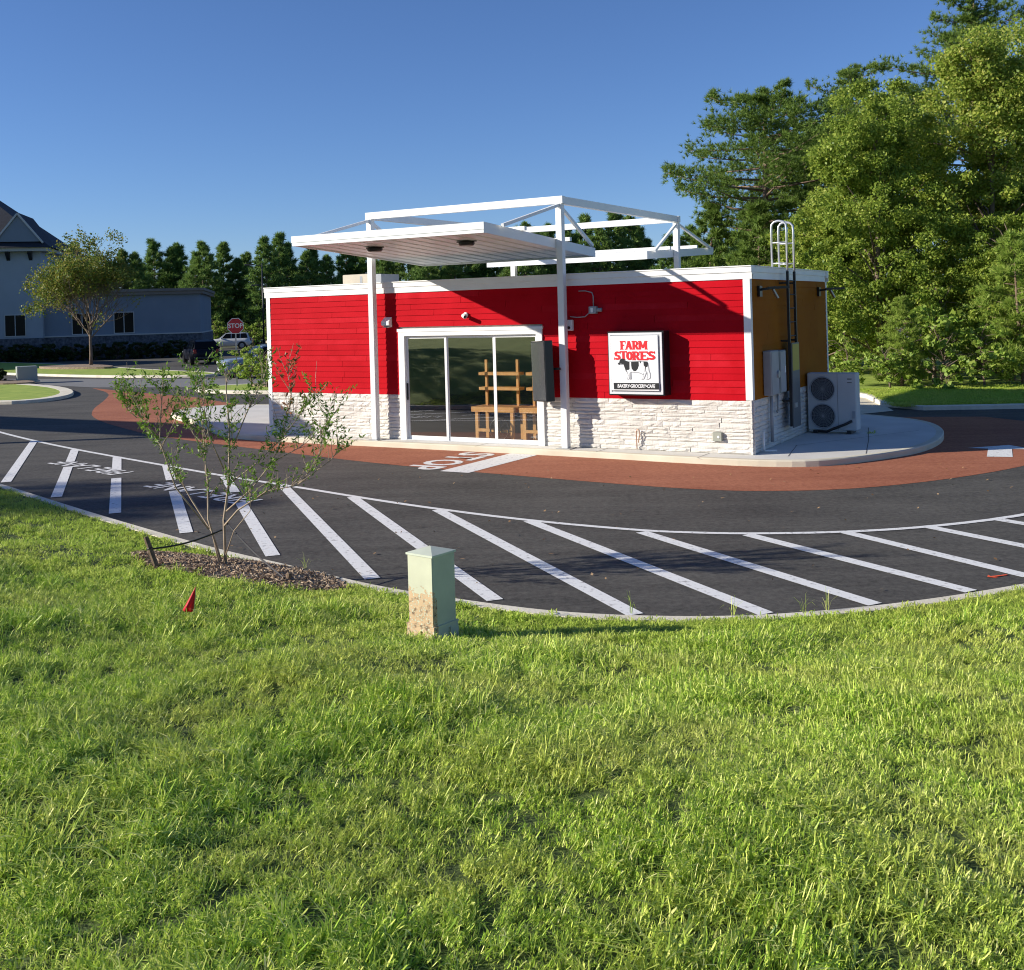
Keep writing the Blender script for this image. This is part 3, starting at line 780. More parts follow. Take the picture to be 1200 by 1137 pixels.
# security camera above the door
def wall_item(name, label, cat, x, z, y=-.03): return thing(name, label, cat, LW(x,y)+(BZ+z,), BROT)
q = wall_item('security_camera', 'small white security camera above the sliding doors', 'camera', -6.70, 2.95)
MB().disc((0,-.01,0),.06,(0,1,0),14,.03).build('mount', WHITE, q, True)
MB().tube([(0,-.02,0),(.0,-.08,-.02),(.02,-.12,-.02)],.022,8).build('arm', WHITE, q, True)
MB().tube([(-.02,-.08,-.02),(.10,-.20,-.05)],[.05,.045],12).build('body', WHITE, q, True)
MB().tube([(.098,-.198,-.0497),(.108,-.208,-.052)],[.038,.034],12).build('lens', BLACK, q, True)
q = wall_item('wall_lamp', 'white wedge wall lamp on red siding beside the left post', 'light', -8.93, 2.70)
MB().extr([(0,.0),(-.02,0),(-.14,.05),(-.14,.14),(0,.24)],'x',-.11,.11).build('housing', WHITE, q)
MB().box(-.09,.09,-.12,-.03,-.004,.004).build('lens', mat('lamp_lens',(.6,.6,.55),.3), q)
q = wall_item('junction_box', 'grey junction box with cable on the shaded siding, right of post', 'junction box', -3.42, 2.98)
MB().cbox(-.09,.09,-.10,0,-.08,.08,.01).build('box', GREYB, q)
MB().box(-.04,.02,-.106,-.1,-.05,.05).build('cover', WHITE, q)
MB().tube([(.09,-.05,0),(.2,-.05,0)],.045,10).build('knockout', GREYB, q, True)
MB().tube([(0,-.03,.08),(0,-.03,.3),(-.03,-.03,.38),(-.2,-.02,.42),(-.35,-.02,.42)],.012,6).build('conduit', GREYB, q, True)
MB().tube([(-.09,-.04,-.05),(-.2,-.05,-.14),(-.4,-.05,-.15),(-.56,-.05,-.13)],.012,6).build('cable', GREYB, q, True)
q = wall_item('speaker_box', 'small white square box on red siding just right of post', 'box', -4.02, 2.66)
MB().cbox(-.10,.10,-.09,0,-.12,.12,.01).build('case', WHITE, q)
MB().disc((.02,-.095,-.05),.035,(0,1,0),12,.012).build('dial', BLACK, q)
q = wall_item('power_outlet', 'grey weatherproof outlet cover on white stone near right corner', 'outlet', -.72, .34, -.055)
MB().cbox(-.10,.10,-.03,.05,-.09,.09,.01).build('cover', mat('outlet_grey',(.30,.31,.26),.5), q)
MB().disc((.03,-.033,.0),.025,(0,1,0),10,.012).build('lock', WHITE, q)
q = wall_item('hose_stub', 'copper pipe stub looping out of the white stone under the sign', 'pipe', -2.49, .08, -.05)
MB().tube([(0,-.02,-.06),(0,-.03,.15),(.0,-.04,.32),(.03,-.04,.36),(.07,-.04,.34),(.08,-.04,.25),(.05,-.03,.16),(.04,-.02,.08)],.012,7).build('pipe', mat('copper_pipe',(.42,.24,.16),.4,.4), q, True)

# ------------------------------------------------------------------ right wall items (local x = out of the wall, y along it)
def side_item(name, label, cat, y, z=0.0, x=.03): return thing(name, label, cat, LW(x,y)+(BZ+z,), BROT)
LAD = side_item('roof_ladder', 'dark wall ladder with pale walk-through hoops above the roof', 'ladder', 2.35)
for yy in (-.27,.27):
    MB().box(.15,.20,yy-.03,yy+.03,.35,3.70).build('rail', DARK, LAD)
    for zz_ in (.9,2.2,3.45): MB().box(-.02,.15,yy-.02,yy+.02,zz_-.02,zz_+.02).build('standoff', DARK, LAD)
for k in range(11): MB().tube([(.175,-.27,.5+k*.3),(.175,.27,.5+k*.3)],.014,6).build('rung', DARK, LAD)
for yy in (-.27,.27):
    pts = [(.175,yy,3.60),(.175,yy,4.62),(.165,yy,4.72),(.11,yy,4.78),(.03,yy,4.80),(-.02,yy,4.80),(-.09,yy,4.78),(-.145,yy,4.72),(-.155,yy,4.62),(-.155,yy,3.60)]
    h = MB().tube(pts,.024,8).build('hoop', ALU, LAD, True)
    for zz_ in (3.88,4.33): MB().tube([(.175,yy,zz_),(-.155,yy,zz_)],.018,6).build('crossbar', ALU, h, True)
MB().box(.205,.23,-.29,.29,.32,2.15).build('guard_door', mat('guard_grey',(.13,.14,.15),.4,.3), LAD)
MB().box(.231,.236,-.25,.25,1.55,2.12).build('warning_plate', mat('warning_yellow',(.40,.34,.03),.5), LAD)
MB().box(.23,.25,-.2,.0,.75,.85).build('lock_hasp', GALV, LAD)
q = side_item('meter_cabinet', 'grey meter cabinet with round dial on the amber side wall', 'electric box', 1.02, 1.12)
MB().cbox(.0,.17,-.32,.24,0,.92,.012).build('case', GREYB, q); MB().box(.171,.178,-.29,.21,.03,.89).build('door', GREYB, q)
MB().disc((.19,.12,.42),.075,(1,0,0),16,.05).build('dial', GALV, q)
MB().tube([(.06,.0,0),(.06,.0,-.98)],.035,8).build('conduit', GREYB, q, True)
q = side_item('breaker_cabinet', 'smaller grey breaker cabinet between the meter and the ladder', 'electric box', 1.62, 1.12)
MB().cbox(.0,.16,-.25,.20,0,.90,.012).build('case', mat('breaker_grey',(.20,.24,.25),.45), q); MB().box(.161,.168,-.22,.17,.03,.87).build('door', GREYB, q)
MB().box(.168,.18,.06,.12,.42,.56).build('handle', WHITE, q)
MB().tube([(.05,-.1,0),(.05,-.1,-.35),(.02,-.1,-.42)],.025,7).build('conduit', GREYB, q, True)
for yy, lab in ((.55,'nearest the front corner'),(5.35,'nearest the back corner')):
    q = side_item('flood_light', 'black arm flood light high on the amber wall, '+lab, 'light', yy, 3.28)
    MB().box(.0,.05,-.09,.09,-.12,.10).build('wall_plate', BLACK, q)
    MB().bar((.03,0,.02),(.36,.0,.06),.05,.05).build('arm', BLACK, q)
    hd = MB().bar((.20,-.05,.05),(.60,.10,.06),.20,.05).build('head', BLACK, q)
    MB().bar((.30,-.02,.02),(.38,.03,-.16),.14,.03).build('visor', GALV, q)
q = side_item('drain_pipe', 'thin white pipe bending onto the pad at the side wall', 'pipe', .42)
MB().tube([(.06,0,.42),(.06,0,.06),(.075,.02,.025),(.12,.06,.022),(.28,.14,.022)],.024,8).build('pipe', WHITE, q, True)
# outdoor condenser
CU = thing('condenser_unit', 'pale grey twin-fan condenser unit standing on the concrete pad', 'air conditioner', LW(.62,3.95)+(BZ,), BROT)
CW, CH, CDp = 1.10, 1.38, .40
MB().cbox(-CW/2,CW/2,0,CDp,.07,CH,.018).build('case', UNITW, CU)
for sx in (-.38,.38): MB().box(sx-.05,sx+.05,-.03,CDp+.03,0,.07).build('foot', DARK, CU)
FAN = mat('fan_grille', (.03,.032,.036), .5)
for zc in (.40,1.02):
    g = MB(); g.disc((-.20,-.006,zc),.275,(0,1,0),32,.012); gg = g.build('fan_recess', FAN, CU)
    r = MB(); r.ring((-.20,-.02,zc),.275,.012,(0,1,0),32)
    r.build('fan_ring', GREYB, gg, True)
    gr = MB()
    for k in range(1,8): gr.ring((-.20,-.022,zc),.035*k+.02,.0035,(0,1,0),28,4)
    for k in range(8):
        a = k*math.pi/8; gr.bar((-.20-.27*math.cos(a),-.024,zc-.27*math.sin(a)),(-.20+.27*math.cos(a),-.024,zc+.27*math.sin(a)),.006,.006,(0,1,0))
    gr.build('fan_guard', GREYB, gg)
MB().box(.135,.140,-.004,.0,.08,CH-.02).build('panel_seam', DARK, CU)
MB().box(.36,.46,-.004,.0,1.24,1.26).box(.36,.46,-.004,0,1.16,1.175).build('badge', DARK, CU)
MB().tube([(.45,-.02,.30),(.30,-.05,.22),(.05,-.08,.12),(-.1,-.1,.05),(-.3,-.06,.05)],.03,8).build('refrigerant_line', BLACK, CU, True)
MB().box(.46,.52,-.03,.0,.36,.52).build('service_valve', GREYB, CU)
WEED = thing('weed_clump', 'small green weed growing at the foot of the condenser unit', 'plant', LW(1.42,4.25)+(BZ,), 0)

# rooftop units
for x, wd, hh, y, lab in ((-12.2,1.35,.62,3.6,'taller beige rooftop unit near the left end of the roof'),(-10.2,1.25,.36,3.4,'low beige rooftop unit beside the canopy post')):
    q = thing('rooftop_unit', lab, 'rooftop unit', LW(x,y)+(BZ+3.55,), BROT)
    MB().cbox(-wd/2,wd/2*.55,-.45,.45,0,hh,.015).build('case', TANM, q)
    MB().box(wd/2*.55+.002,wd/2,-.42,.42,.06,hh-.02).build('coil_guard', GREYB, q)
    MB().box(-wd/2-.06,-wd/2-.002,-.15,.15,hh-.3,hh-.02).build('vent_hood', GREYB, q)
    MB().box(-.05,.03,-.455,-.451,.05,hh-.06).build('seam', GREYB, q)

# wooden display carts behind the glass
def cart(x, y, label):
    q = thing('display_cart', label, 'display cart', LW(x,y)+(BZ+.012,), BROT, 'wooden carts inside the doors')
    Wd, Dp = 1.05, .55
    for sx in (-1,1):
        for sy in (-1,1): MB().box(sx*(Wd/2-.05)-.04,sx*(Wd/2-.05)+.04,sy*(Dp/2-.04)-.035,sy*(Dp/2-.04)+.035,0,.66).build('leg', PINE, q)
    MB().box(-Wd/2-.08,Wd/2+.08,-Dp/2-.02,Dp/2+.02,.66,.78).build('table_top', PINE, q)
    MB().box(-Wd/2+.09,Wd/2-.09,-Dp/2+.0,-Dp/2+.05,.20,.27).build('stretcher', PINE, q)
    for sx in (-1,1): MB().box(sx*(Wd/2-.1)-.03,sx*(Wd/2-.1)+.03,.12,.18,.78,1.86).build('upright', PINE, q)
    for z in (1.15,1.50): MB().box(-Wd/2-.02,Wd/2+.02,-.02,.24,z,z+.07).build('shelf', PINE, q)
    for sx in (-.12,):
        wh = MB().ring((sx+.3,-Dp/2-.06,.27),.25,.022,(0,1,0),26).build('wheel', BLACK, q, True)
        sp_ = MB()
        for k in range(8):
            a = k*math.pi/4; sp_.tube([(sx+.3,-Dp/2-.06,.27),(sx+.3+.25*math.cos(a),-Dp/2-.06,.27+.25*math.sin(a))],.012,5)
        sp_.disc((sx+.3,-Dp/2-.06,.27),.05,(0,1,0),12,.05); sp_.build('spokes', BLACK, wh)
cart(-6.25,.62,'wooden display cart with shelves and spoked wheel behind middle glass')
cart(-4.97,.62,'wooden display cart half hidden behind the right door glass and jamb')

# ------------------------------------------------------------------ foliage helpers
def np_mesh(name, V, F, m):
    """V (N,3); F (M,k) all the same k"""
    me = bpy.data.meshes.new(name)
    V = np.asarray(V, np.float32); F = np.asarray(F, np.int32); k = F.shape[1]
    me.vertices.add(len(V)); me.vertices.foreach_set('co', V.ravel())
    me.loops.add(F.size); me.loops.foreach_set('vertex_index', F.ravel())
    me.polygons.add(len(F)); me.polygons.foreach_set('loop_start', np.arange(0, F.size, k, dtype=np.int32))
    me.update(calc_edges=True); me.materials.append(m); me.validate()
    return me
def unit(a): return a/np.maximum(np.linalg.norm(a, axis=1), 1e-9)[:,None]
def leaves(C, size, aspect, rng, up=.3, dirs=None, droop=0.0):
    """diamond leaf at every point of C"""
    N = len(C)
    d = unit(rng.normal(size=(N,3)) + (0 if dirs is None else dirs*1.2) + np.array([0,0,-droop]))
    nn = unit(rng.normal(size=(N,3)) + np.array([0,0,up]))
    b = unit(np.cross(d, nn)); L = (size*rng.uniform(.65,1.25,N))[:,None]
    V = np.stack([C - d*L*.5, C + b*L*aspect*.5 - d*L*.05, C + d*L*.5, C - b*L*aspect*.5 - d*L*.05], 1).reshape(-1,3)
    F = np.arange(4*N).reshape(N,4)
    return V, F
def tufts(C, D, n, length, width, rng, spread=.75):
    """needle tufts: n thin triangles round each direction D"""
    N = len(C)
    c = np.repeat(C, n, 0); d = unit(np.repeat(D, n, 0) + rng.normal(size=(N*n,3))*spread)
    b = unit(np.cross(d, rng.normal(size=(N*n,3)))); L = (length*rng.uniform(.6,1.15,N*n))[:,None]
    V = np.stack([c - b*width*.5, c + b*width*.5, c + d*L], 1).reshape(-1,3)
    return V, np.arange(3*N*n).reshape(N*n,3)

def deciduous(seed, H, Rw, nclus, per, leaf, z0=.05, m=None, lob=5, conic=.55, trunk_r=.16):
    """returns (wood mesh, crown mesh): leaf clumps over uneven lobes, leafy nearly to the ground"""
    rng = np.random.default_rng(seed)
    lobes = []
    for i in range(lob):
        t = (i+.5)/lob; z = H*(z0+.12+(.93-z0-.12)*t); ang = rng.uniform(0,6.28)
        rr = Rw*(1-conic*t**1.6)
        lobes.append((np.array([math.cos(ang)*rr*.3, math.sin(ang)*rr*.3, z]), rr*rng.uniform(.62,.85), H/lob*rng.uniform(.75,1.05)))
        ang += rng.uniform(1.8,4)
        lobes.append((np.array([math.cos(ang)*rr*.55, math.sin(ang)*rr*.55, z+rng.uniform(-.5,.5)]), rr*rng.uniform(.4,.6), H/lob*rng.uniform(.5,.8)))
    cc = []; cd_ = []
    for k in range(nclus):
        c, r, h = lobes[rng.integers(len(lobes))]
        d = unit(rng.normal(size=(1,3)))[0]
        q = c + d*np.array([r,r,h])*rng.uniform(.72,1.08)
        q[2] = np.clip(q[2], H*z0, H*1.0); cc.append(q); cd_.append(d)
    cc = np.array(cc); cd_ = np.array(cd_)
    rad = rng.uniform(.2,1.15,nclus)*Rw*.15
    off = unit(rng.normal(size=(nclus*per,3)))*rng.uniform(.15,1,nclus*per)[:,None]**.6
    off[:,2] *= .62
    C = np.repeat(cc, per, 0) + off*np.repeat(rad, per)[:,None] + rng.normal(size=(nclus*per,3))*.06*Rw*.3
    C[:,2] = np.maximum(C[:,2], .08)
    V, F = leaves(C, leaf, .62, rng, .4, np.repeat(cd_, per, 0)*.4)
    mb = MB(); rr = random.Random(seed)
    tp = [(0,0,-.1)]+[(rr.uniform(-.12,.12)*i*.35, rr.uniform(-.12,.12)*i*.35, H*.9*i/6) for i in range(1,7)]
    mb.tube(tp, [trunk_r*(1-.14*i) for i in range(7)], 8)
    for k in range(0, nclus, max(1,nclus//46)):
        c = cc[k]; zb = max(.25*H*z0+.2, c[2]-rr.uniform(.15,.35)*H*.6); i = min(5,int(zb/(H*.9)*6)); b0 = Vector(tp[i]).lerp(Vector(tp[i+1]), .5); b0.z = zb
        mid = b0.lerp(Vector(c), .5)+Vector((rr.uniform(-.2,.2),rr.uniform(-.2,.2),rr.uniform(.0,.3)))
        mb.tube([b0, mid, Vector(c)], [.006+.0042*H,.004+.0025*H,.004+.0006*H], 5)
    return mb.mesh('trunk', BARK, True), np_mesh('crown', V, F, m or LEAFD)

def pine(seed, H, crown0, Rw, nb, tuft_n, tl, tw, m, tpb=18, shape='broad', trunk_r=.2):
    rng = np.random.default_rng(seed); rr = random.Random(seed)
    mb = MB(); lean = rr.uniform(-.02,.02)
    def axis(z): return Vector((lean*z+.12*math.sin(z*.5+seed), .1*math.sin(z*.4+seed*2), z))
    mb.tube([axis(H*i/9)-Vector((0,0,.1 if i == 0 else 0)) for i in range(10)], [trunk_r*(1-.093*i) for i in range(10)], 8)
    C = []; D = []
    for k in range(nb):
        t = (k+rr.random())/nb; z = H*(crown0+(.985-crown0)*t); a = k*2.4+rr.uniform(-.5,.5)
        if shape == 'broad': env = Rw*(math.sin(math.pi*min(1,(.16+.80*t)))**.75)*rr.uniform(.5,1.12)
        else: env = Rw*((1-t)**.88*1.0+.05)*rr.uniform(.5,1.25)*(.6+.4*min(1,t*4))
        rise = rr.uniform(.05,.38) if shape == 'broad' else rr.uniform(.12,.5)
        b0 = axis(z); d = Vector((math.cos(a),math.sin(a),0))
        p1 = b0 + d*env*.5 + Vector((rr.uniform(-.2,.2),rr.uniform(-.2,.2),rise*env*.25))
        p2 = b0 + d*env + Vector((rr.uniform(-.25,.25),rr.uniform(-.25,.25),rise*env*.8))
        r0 = max(.02, trunk_r*.32*(1-t*.6))
        mb.tube([b0,p1,p2], [r0,r0*.6,.012], 5)
        nt_ = max(4,int(tpb*(.4+.6*env/Rw)))
        for j in range(nt_):
            s = 1-(rr.random()**1.5)*.62
            pt = (b0.lerp(p1,s*2) if s < .5 else p1.lerp(p2,s*2-1))
            side = Vector((-d.y,d.x,0))*rr.gauss(0,.24)*env*(.35+.4*s) + Vector((0,0,rr.gauss(.08,.13)*min(1.4,env*.5)))
            q = pt+side+d*rr.uniform(0,.15)
            C.append(q); D.append((d*.5+side*.6+Vector((0,0,.75))).normalized())
    for j in range(int(tpb*1.5)):
        q = axis(H*rr.uniform(.9,1.0)); C.append(q+Vector((rr.gauss(0,.18),rr.gauss(0,.18),0))); D.append(Vector((rr.gauss(0,.3),rr.gauss(0,.3),1)).normalized())
    V, F = tufts(np.array([tuple(c) for c in C]), np.array([tuple(c) for c in D]), tuft_n, tl, tw, rng)
    return mb.mesh('trunk', BARKP, True), np_mesh('crown', V, F, m)

def plant_tree(meshes, name, label, cat, loc, rz=0, sc_=1.0, group=None, sz=None):
    t = thing(name, label, cat, loc, rz, group); t.scale = (sc_, sc_, sz or sc_)
    link('trunk', meshes[0], t); link('crown', meshes[1], t)
    return t

# ------------------------------------------------------------------ far pine wood behind the lot
FP = [pine(100+i, 15.0, .04, 4.3+.35*(i%3), 84, 10, .75, .13, NEEDF, 30, 'cone', .22) for i in range(5)]
rt = random.Random(21)
for i in range(58):
    u = -.43 + .70*i/57
    yy = rt.uniform(128,140); xx = u*yy + rt.uniform(-.8,.8)
    s_ = rt.uniform(.68,.88)*(1.0 if u < -.06 else 1.08)
    if -.03 < u < .12: s_ *= rt.uniform(.98,1.14)
    lab, grp = [l for l in ((-.33,'tall dark pine behind the oak at the left of the far treeline','pines behind the oak'),(-.275,'tall dark pine in the far treeline above the stucco wing','pines above the stucco wing'),(-.22,'tall dark pine in the far treeline above the stop sign','pines above the stop sign'),(-.12,'dark pine rising above the left half of the store roof','pines above the store left half'),(.02,'dark pine seen under the front canopy deck','pines under the canopy deck'),(.05,'dark pine behind the right front canopy post','pines at the right front post'),(.10,'dark pine seen through the left half of the open canopy frame','pines in the open frame, left'),(.16,'dark pine seen through the right half of the open canopy frame','pines in the open frame, right'),(9,'far dark pine mostly hidden by the big spreading pine','pines behind the big pine')) if u < l[0]][0][1:]
    plant_tree(FP[i%5], 'pine_tree', lab, 'tree', (xx,yy,0), rt.uniform(0,6.28), s_, grp, s_*rt.uniform(.95,1.05))
# second row: the wood's depth reads as one mass
mb_v = []; mb_f = []; base = 0
for i in range(60):
    me = FP[i%5][1]; nv = len(me.vertices)
    V = np.empty(nv*3, np.float32); me.vertices.foreach_get('co', V); V = V.reshape(-1,3)[:30*600]
    a = rt.uniform(0,6.28); c_, s_ = math.cos(a), math.sin(a); k = rt.uniform(.76,.84)
    V = V*k; V = np.c_[V[:,0]*c_-V[:,1]*s_, V[:,0]*s_+V[:,1]*c_, V[:,2]]
    yy = rt.uniform(142,152); V += np.array([(-.45+.75*i/59)*yy, yy, 0]); V = V[:len(V)//3*3]
    mb_v.append(V); mb_f.append(np.arange(len(V)).reshape(-1,3)+base); base += len(V)
fw = link('pine_wood', np_mesh('pine_wood', np.concatenate(mb_v), np.concatenate(mb_f), NEEDF))
tag(fw, 'dense dark pine wood filling in behind the far treeline', 'wood', None, 'stuff')
# undergrowth at the edge of the far wood
BM = [deciduous(300+i, 2.0, 1.5, 46, 36, .16, .03, LEAFB, 3, .35, .05) for i in range(3)]
for i in range(16):
    u = -.31+.10*i/15
    yy = rt.uniform(121,126)
    plant_tree(BM[i%3], 'bush', 'light green brush at the foot of the far pines', 'bush', (u*yy,yy,0), rt.uniform(0,6), rt.uniform(.9,1.7), 'brush under the far pines')

# ------------------------------------------------------------------ wood at the right
D1 = deciduous(41, 11.5, 3.9, 520, 200, .125, .02, LEAFD, 6)
D2 = deciduous(42, 13.5, 4.6, 600, 200, .13, .02, LEAFD, 7)
D3 = deciduous(43, 7.0, 3.0, 340, 180, .12, .02, LEAFD, 4)
PB = pine(51, 13.6, .48, 4.9, 58, 18, .27, .032, NEED, 110, 'broad', .26)
PB2 = pine(52, 19.5, .36, 4.8, 74, 16, .29, .036, NEED, 100, 'broad', .28)
PY = pine(53, 5.2, .03, 1.8, 60, 15, .28, .032, LEAFB, 34, 'cone', .09)
PY2 = pine(54, 8.2, .05, 2.7, 64, 14, .38, .055, NEED, 40, 'cone', .13)
plant_tree(PB, 'pine_tree', 'large spreading pine with visible forked trunk behind the roof ladder', 'tree', (12.6,52,0), .4)
plant_tree(PB2, 'pine_tree', 'tallest pine, its open crown cut by the top right corner', 'tree', (25.0,57,0), 1.2)
plant_tree(PB2, 'pine_tree', 'narrow pine tip rising between big pine and leafy trees', 'tree', (18.6,56,0), 2.9, .80)
plant_tree(PB, 'pine_tree', 'dark pine crown tucked behind the big spreading pine', 'tree', (17.0,60,0), 3.6, .98)
plant_tree(PY2, 'pine_tree', 'young pine right of the rear canopy end', 'tree', (10.0,54,0), .3, 1.0)
plant_tree(PY2, 'pine_tree', 'young pine behind the store parapet left of the ladder hoops', 'tree', (13.4,58,0), 1.9, 1.05)
plant_tree(PY2, 'pine_tree', 'small pine between the ladder hoops and the leafy trees', 'tree', (15.0,50,0), 4.1, .95)
plant_tree(D1, 'leafy_tree', 'broad leafy green tree right of the store, leaves to the ground', 'tree', (14.3,41.5,0), .2)
plant_tree(D2, 'leafy_tree', 'tall leafy tree at the right edge of the picture', 'tree', (19.3,42.5,0), 2.1, 1.04)
plant_tree(D2, 'leafy_tree', 'leafy tree mostly beyond the right edge', 'tree', (24.0,46,0), 4.4, 1.12)
plant_tree(D1, 'leafy_tree', 'leafy tree filling the gap behind the broad one', 'tree', (17.0,48,0), 3.3, 1.12)
plant_tree(D3, 'leafy_tree', 'lower leafy tree just beyond the store back corner', 'tree', (13.0,45,0), 1.0, 1.1)
plant_tree(PY2, 'pine_tree', 'dark young pine under the big spreading pine', 'tree', (11.6,50,0), 5.0, .95)
plant_tree(D3, 'leafy_tree', 'rounded leafy tree low at the right edge', 'tree', (18.0,38.6,0), 2.4, .85)
plant_tree(PY, 'pine_tree', 'young bright pine at the wood edge near the right border', 'tree', (17.4,36.6,0), .7, 1.02)
plant_tree(PY, 'pine_tree', 'short young pine at the wood edge beyond the concrete pad', 'tree', (13.6,37.4,0), 2.7, .62)
for i, (x, y, s_, lab) in enumerate([(11.9,38.2,.9,'low pale bush at the wood edge next to the condenser'),(13.0,36.9,.8,'pale green bush at the wood edge beyond the pad'),(14.7,36.6,1.15,'bushy pale shrub at the middle of the wood edge'),(16.0,36.3,1.0,'leafy shrub at the wood edge left of the young pine'),(18.9,35.8,1.2,'leafy shrub at the wood edge on the right border'),(15.4,39.2,1.6,'tall brush behind the wood edge shrubs')]):
    plant_tree(BM[i%3], 'bush', lab, 'bush', (x,y,.12), i*1.3, s_, 'brush at the right wood edge')
# trees out of frame: left of the drive (throwing shade on the striped lane) and those the doors mirror
plant_tree(PB, 'pine_tree', 'pine out of view left of the striped lane', 'tree', (-42.0,13.8,1.4), .9, .92)
for i, (x, y) in enumerate([(-86,-16),(-82,-26),(-78,-36),(-89,-5),(-72,-45),(-90,6)]):
    plant_tree(D2 if i%2 else D1, 'leafy_tree', 'leafy tree beyond the lawn, seen only mirrored in the doors', 'tree', (x,y,1.5), i*1.1, 1.25, 'trees mirrored in the doors')
# unseen slab on posts, added at the left to cast the strip across the drive
FC = thing('shadow_caster', 'unseen flat slab on posts, added to cast shadow across the drive', 'canopy', (-26.8,30.4,0), BROT)
for sx in (-6,6): MB().box(sx-.12,sx+.12,-.12,.12,0,5.1).build('post', STEEL, FC)
MB().box(-9,9,-.8,.8,5.1,5.9).build('roof', STEEL, FC)

# ------------------------------------------------------------------ oak on the island, stop sign, lamp
def branchy(seed, start, ln, r0, levels, kids, spread, upb, taper=.62):
    """recursive limbs; returns MB and tip list (point, direction, level)"""
    rr = random.Random(seed); mb = MB(); tips = []
    def grow(p, d, L, r, lv):
        pts = [p]; dirs = d.copy(); q = p.copy()
        for i in range(3):
            dirs = (dirs + Vector((rr.gauss(0,.13),rr.gauss(0,.13),rr.gauss(.02,.08)+upb*.25))).normalized()
            q = q + dirs*L/3; pts.append(q.copy())
        mb.tube(pts, [r, r*.85, r*.7, r*taper], 6 if lv < 2 else 4, False)
        if lv >= levels: tips.append((q.copy(), dirs.copy())); return
        for k in range(kids[lv]):
            a = rr.uniform(0,6.28); u = dirs.cross(Vector((math.cos(a),math.sin(a),.3))).normalized()
            nd = (dirs + u*spread*rr.uniform(.6,1.3)).normalized()
            s = rr.uniform(.45,1); i = min(2,int(s*3)); b0 = pts[i].lerp(pts[i+1], s*3-i)
            grow(b0, nd, L*rr.uniform(.6,.85), r*taper*.8, lv+1)
    grow(Vector(start[0]), Vector(start[1]).normalized(), ln, r0, 0)
    return mb, tips
mbO = MB(); tipsO = []
mbO.tube([(0,0,-.1),(.03,0,1.0),(.0,.02,2.1),(.02,0,2.6)], [.17,.13,.11,.10], 8)
rr = random.Random(5)
for k in range(9):
    a = k*2.39; el = rr.uniform(.5,1.3)
    m_b, tp = branchy(60+k, ((0,0,2.2+.13*k),(math.cos(a),math.sin(a),el)), 2.6, .055, 3, [5,4,3], .62, .25)
    mbO.add(m_b.v, m_b.f); tipsO += tp
m_b, tp = branchy(80, ((0,0,2.5),(.02,0,1)), 3.6, .08, 3, [7,4,3], .62, .3)
mbO.add(m_b.v, m_b.f); tipsO += tp
rg = np.random.default_rng(6); Cs = []
for p, d in tipsO:
    leafy = (p.x < -1.0+.5*math.sin(p.z*2)) or (p.z > 6.8) or (p.x < .5 and p.z > 5.9)
    n_ = int(rg.integers(34,60)) if leafy else (int(rg.integers(2,8)) if rg.random() < .3 else 0)
    if n_: Cs.append(np.array(p)[None,:] + rg.normal(size=(n_,3))*.24)
V, F = leaves(np.concatenate(Cs), .19, .65, rg, .3)
plant_tree((mbO.mesh('trunk', BARK, True), np_mesh('crown', V, F, LEAFO)), 'oak_tree', 'half-bare oak with yellowing leaves on the grass island', 'tree', (-29.0,73.3,.10), 0, .88)
mo = MB().prism(chaikin([(-33.2,74.4),(-31.5,71.4),(-28.0,69.6),(-25.8,69.4),(-27.5,72.5),(-30.5,75.6)],2,True), .05, .26).build('mulch_bed', MULCH); struct(mo)

ss_ = thing('stop_sign', 'red octagonal stop sign on a thin metal post', 'sign', (-12.42,47.9,.10), R_(13))
MB().box(-.03,.03,-.02,.02,0,2.70).build('post', GALV, ss_)
def octo(r): return [(r*math.cos(math.pi/8+k*math.pi/4), r*math.sin(math.pi/8+k*math.pi/4)) for k in range(8)]
zc = 2.72
def plate_y(poly, y0, y1):
    n_ = len(poly); vs = [(p[0],y0,p[1]+zc) for p in poly]+[(p[0],y1,p[1]+zc) for p in poly]
    return MB().add(vs, [tuple(range(n_)),tuple(range(2*n_-1,n_-1,-1))]+[(i,i+n_,(i+1)%n_+n_,(i+1)%n_) for i in range(n_)])
pl_ = plate_y(octo(.38),-.034,-.022).build('plate', WHITE, ss_)
plate_y(octo(.352),-.038,-.0345).build('red_face', mat('stop_red',(.50,.012,.02),.4), pl_)
me = text_mesh('STOP', .29, 'lettering', WHITE, .001, .006, .92); o = link('lettering', me, pl_); o.location = (0,-.040,zc); o.rotation_euler = (math.pi/2,0,0)

def lamp_post(loc, h, label, ang):
    q = thing('lamp_post', label, 'street lamp', loc, ang)
    MB().tube([(0,0,0),(0,0,h)],[.09,.06],8).build('pole', DARK, q, True)
    MB().tube([(0,0,0),(0,0,.6)],.25,10).build('footing', CONC, q)
    MB().tube([(0,0,h-.25),(-.9,0,h-.15)],.04,6).build('arm', DARK, q)
    MB().cbox(-1.7,-.85,-.18,.18,h-.2,h-.05,.02).build('lamp_head', DARK, q)
lamp_post((-24.7,106,0), 8.6, 'dark parking lot lamp post just left of the store', 0)
lamp_post((-27.5,120,0), 7.0, 'farther dark lamp post beside the first one', .0)

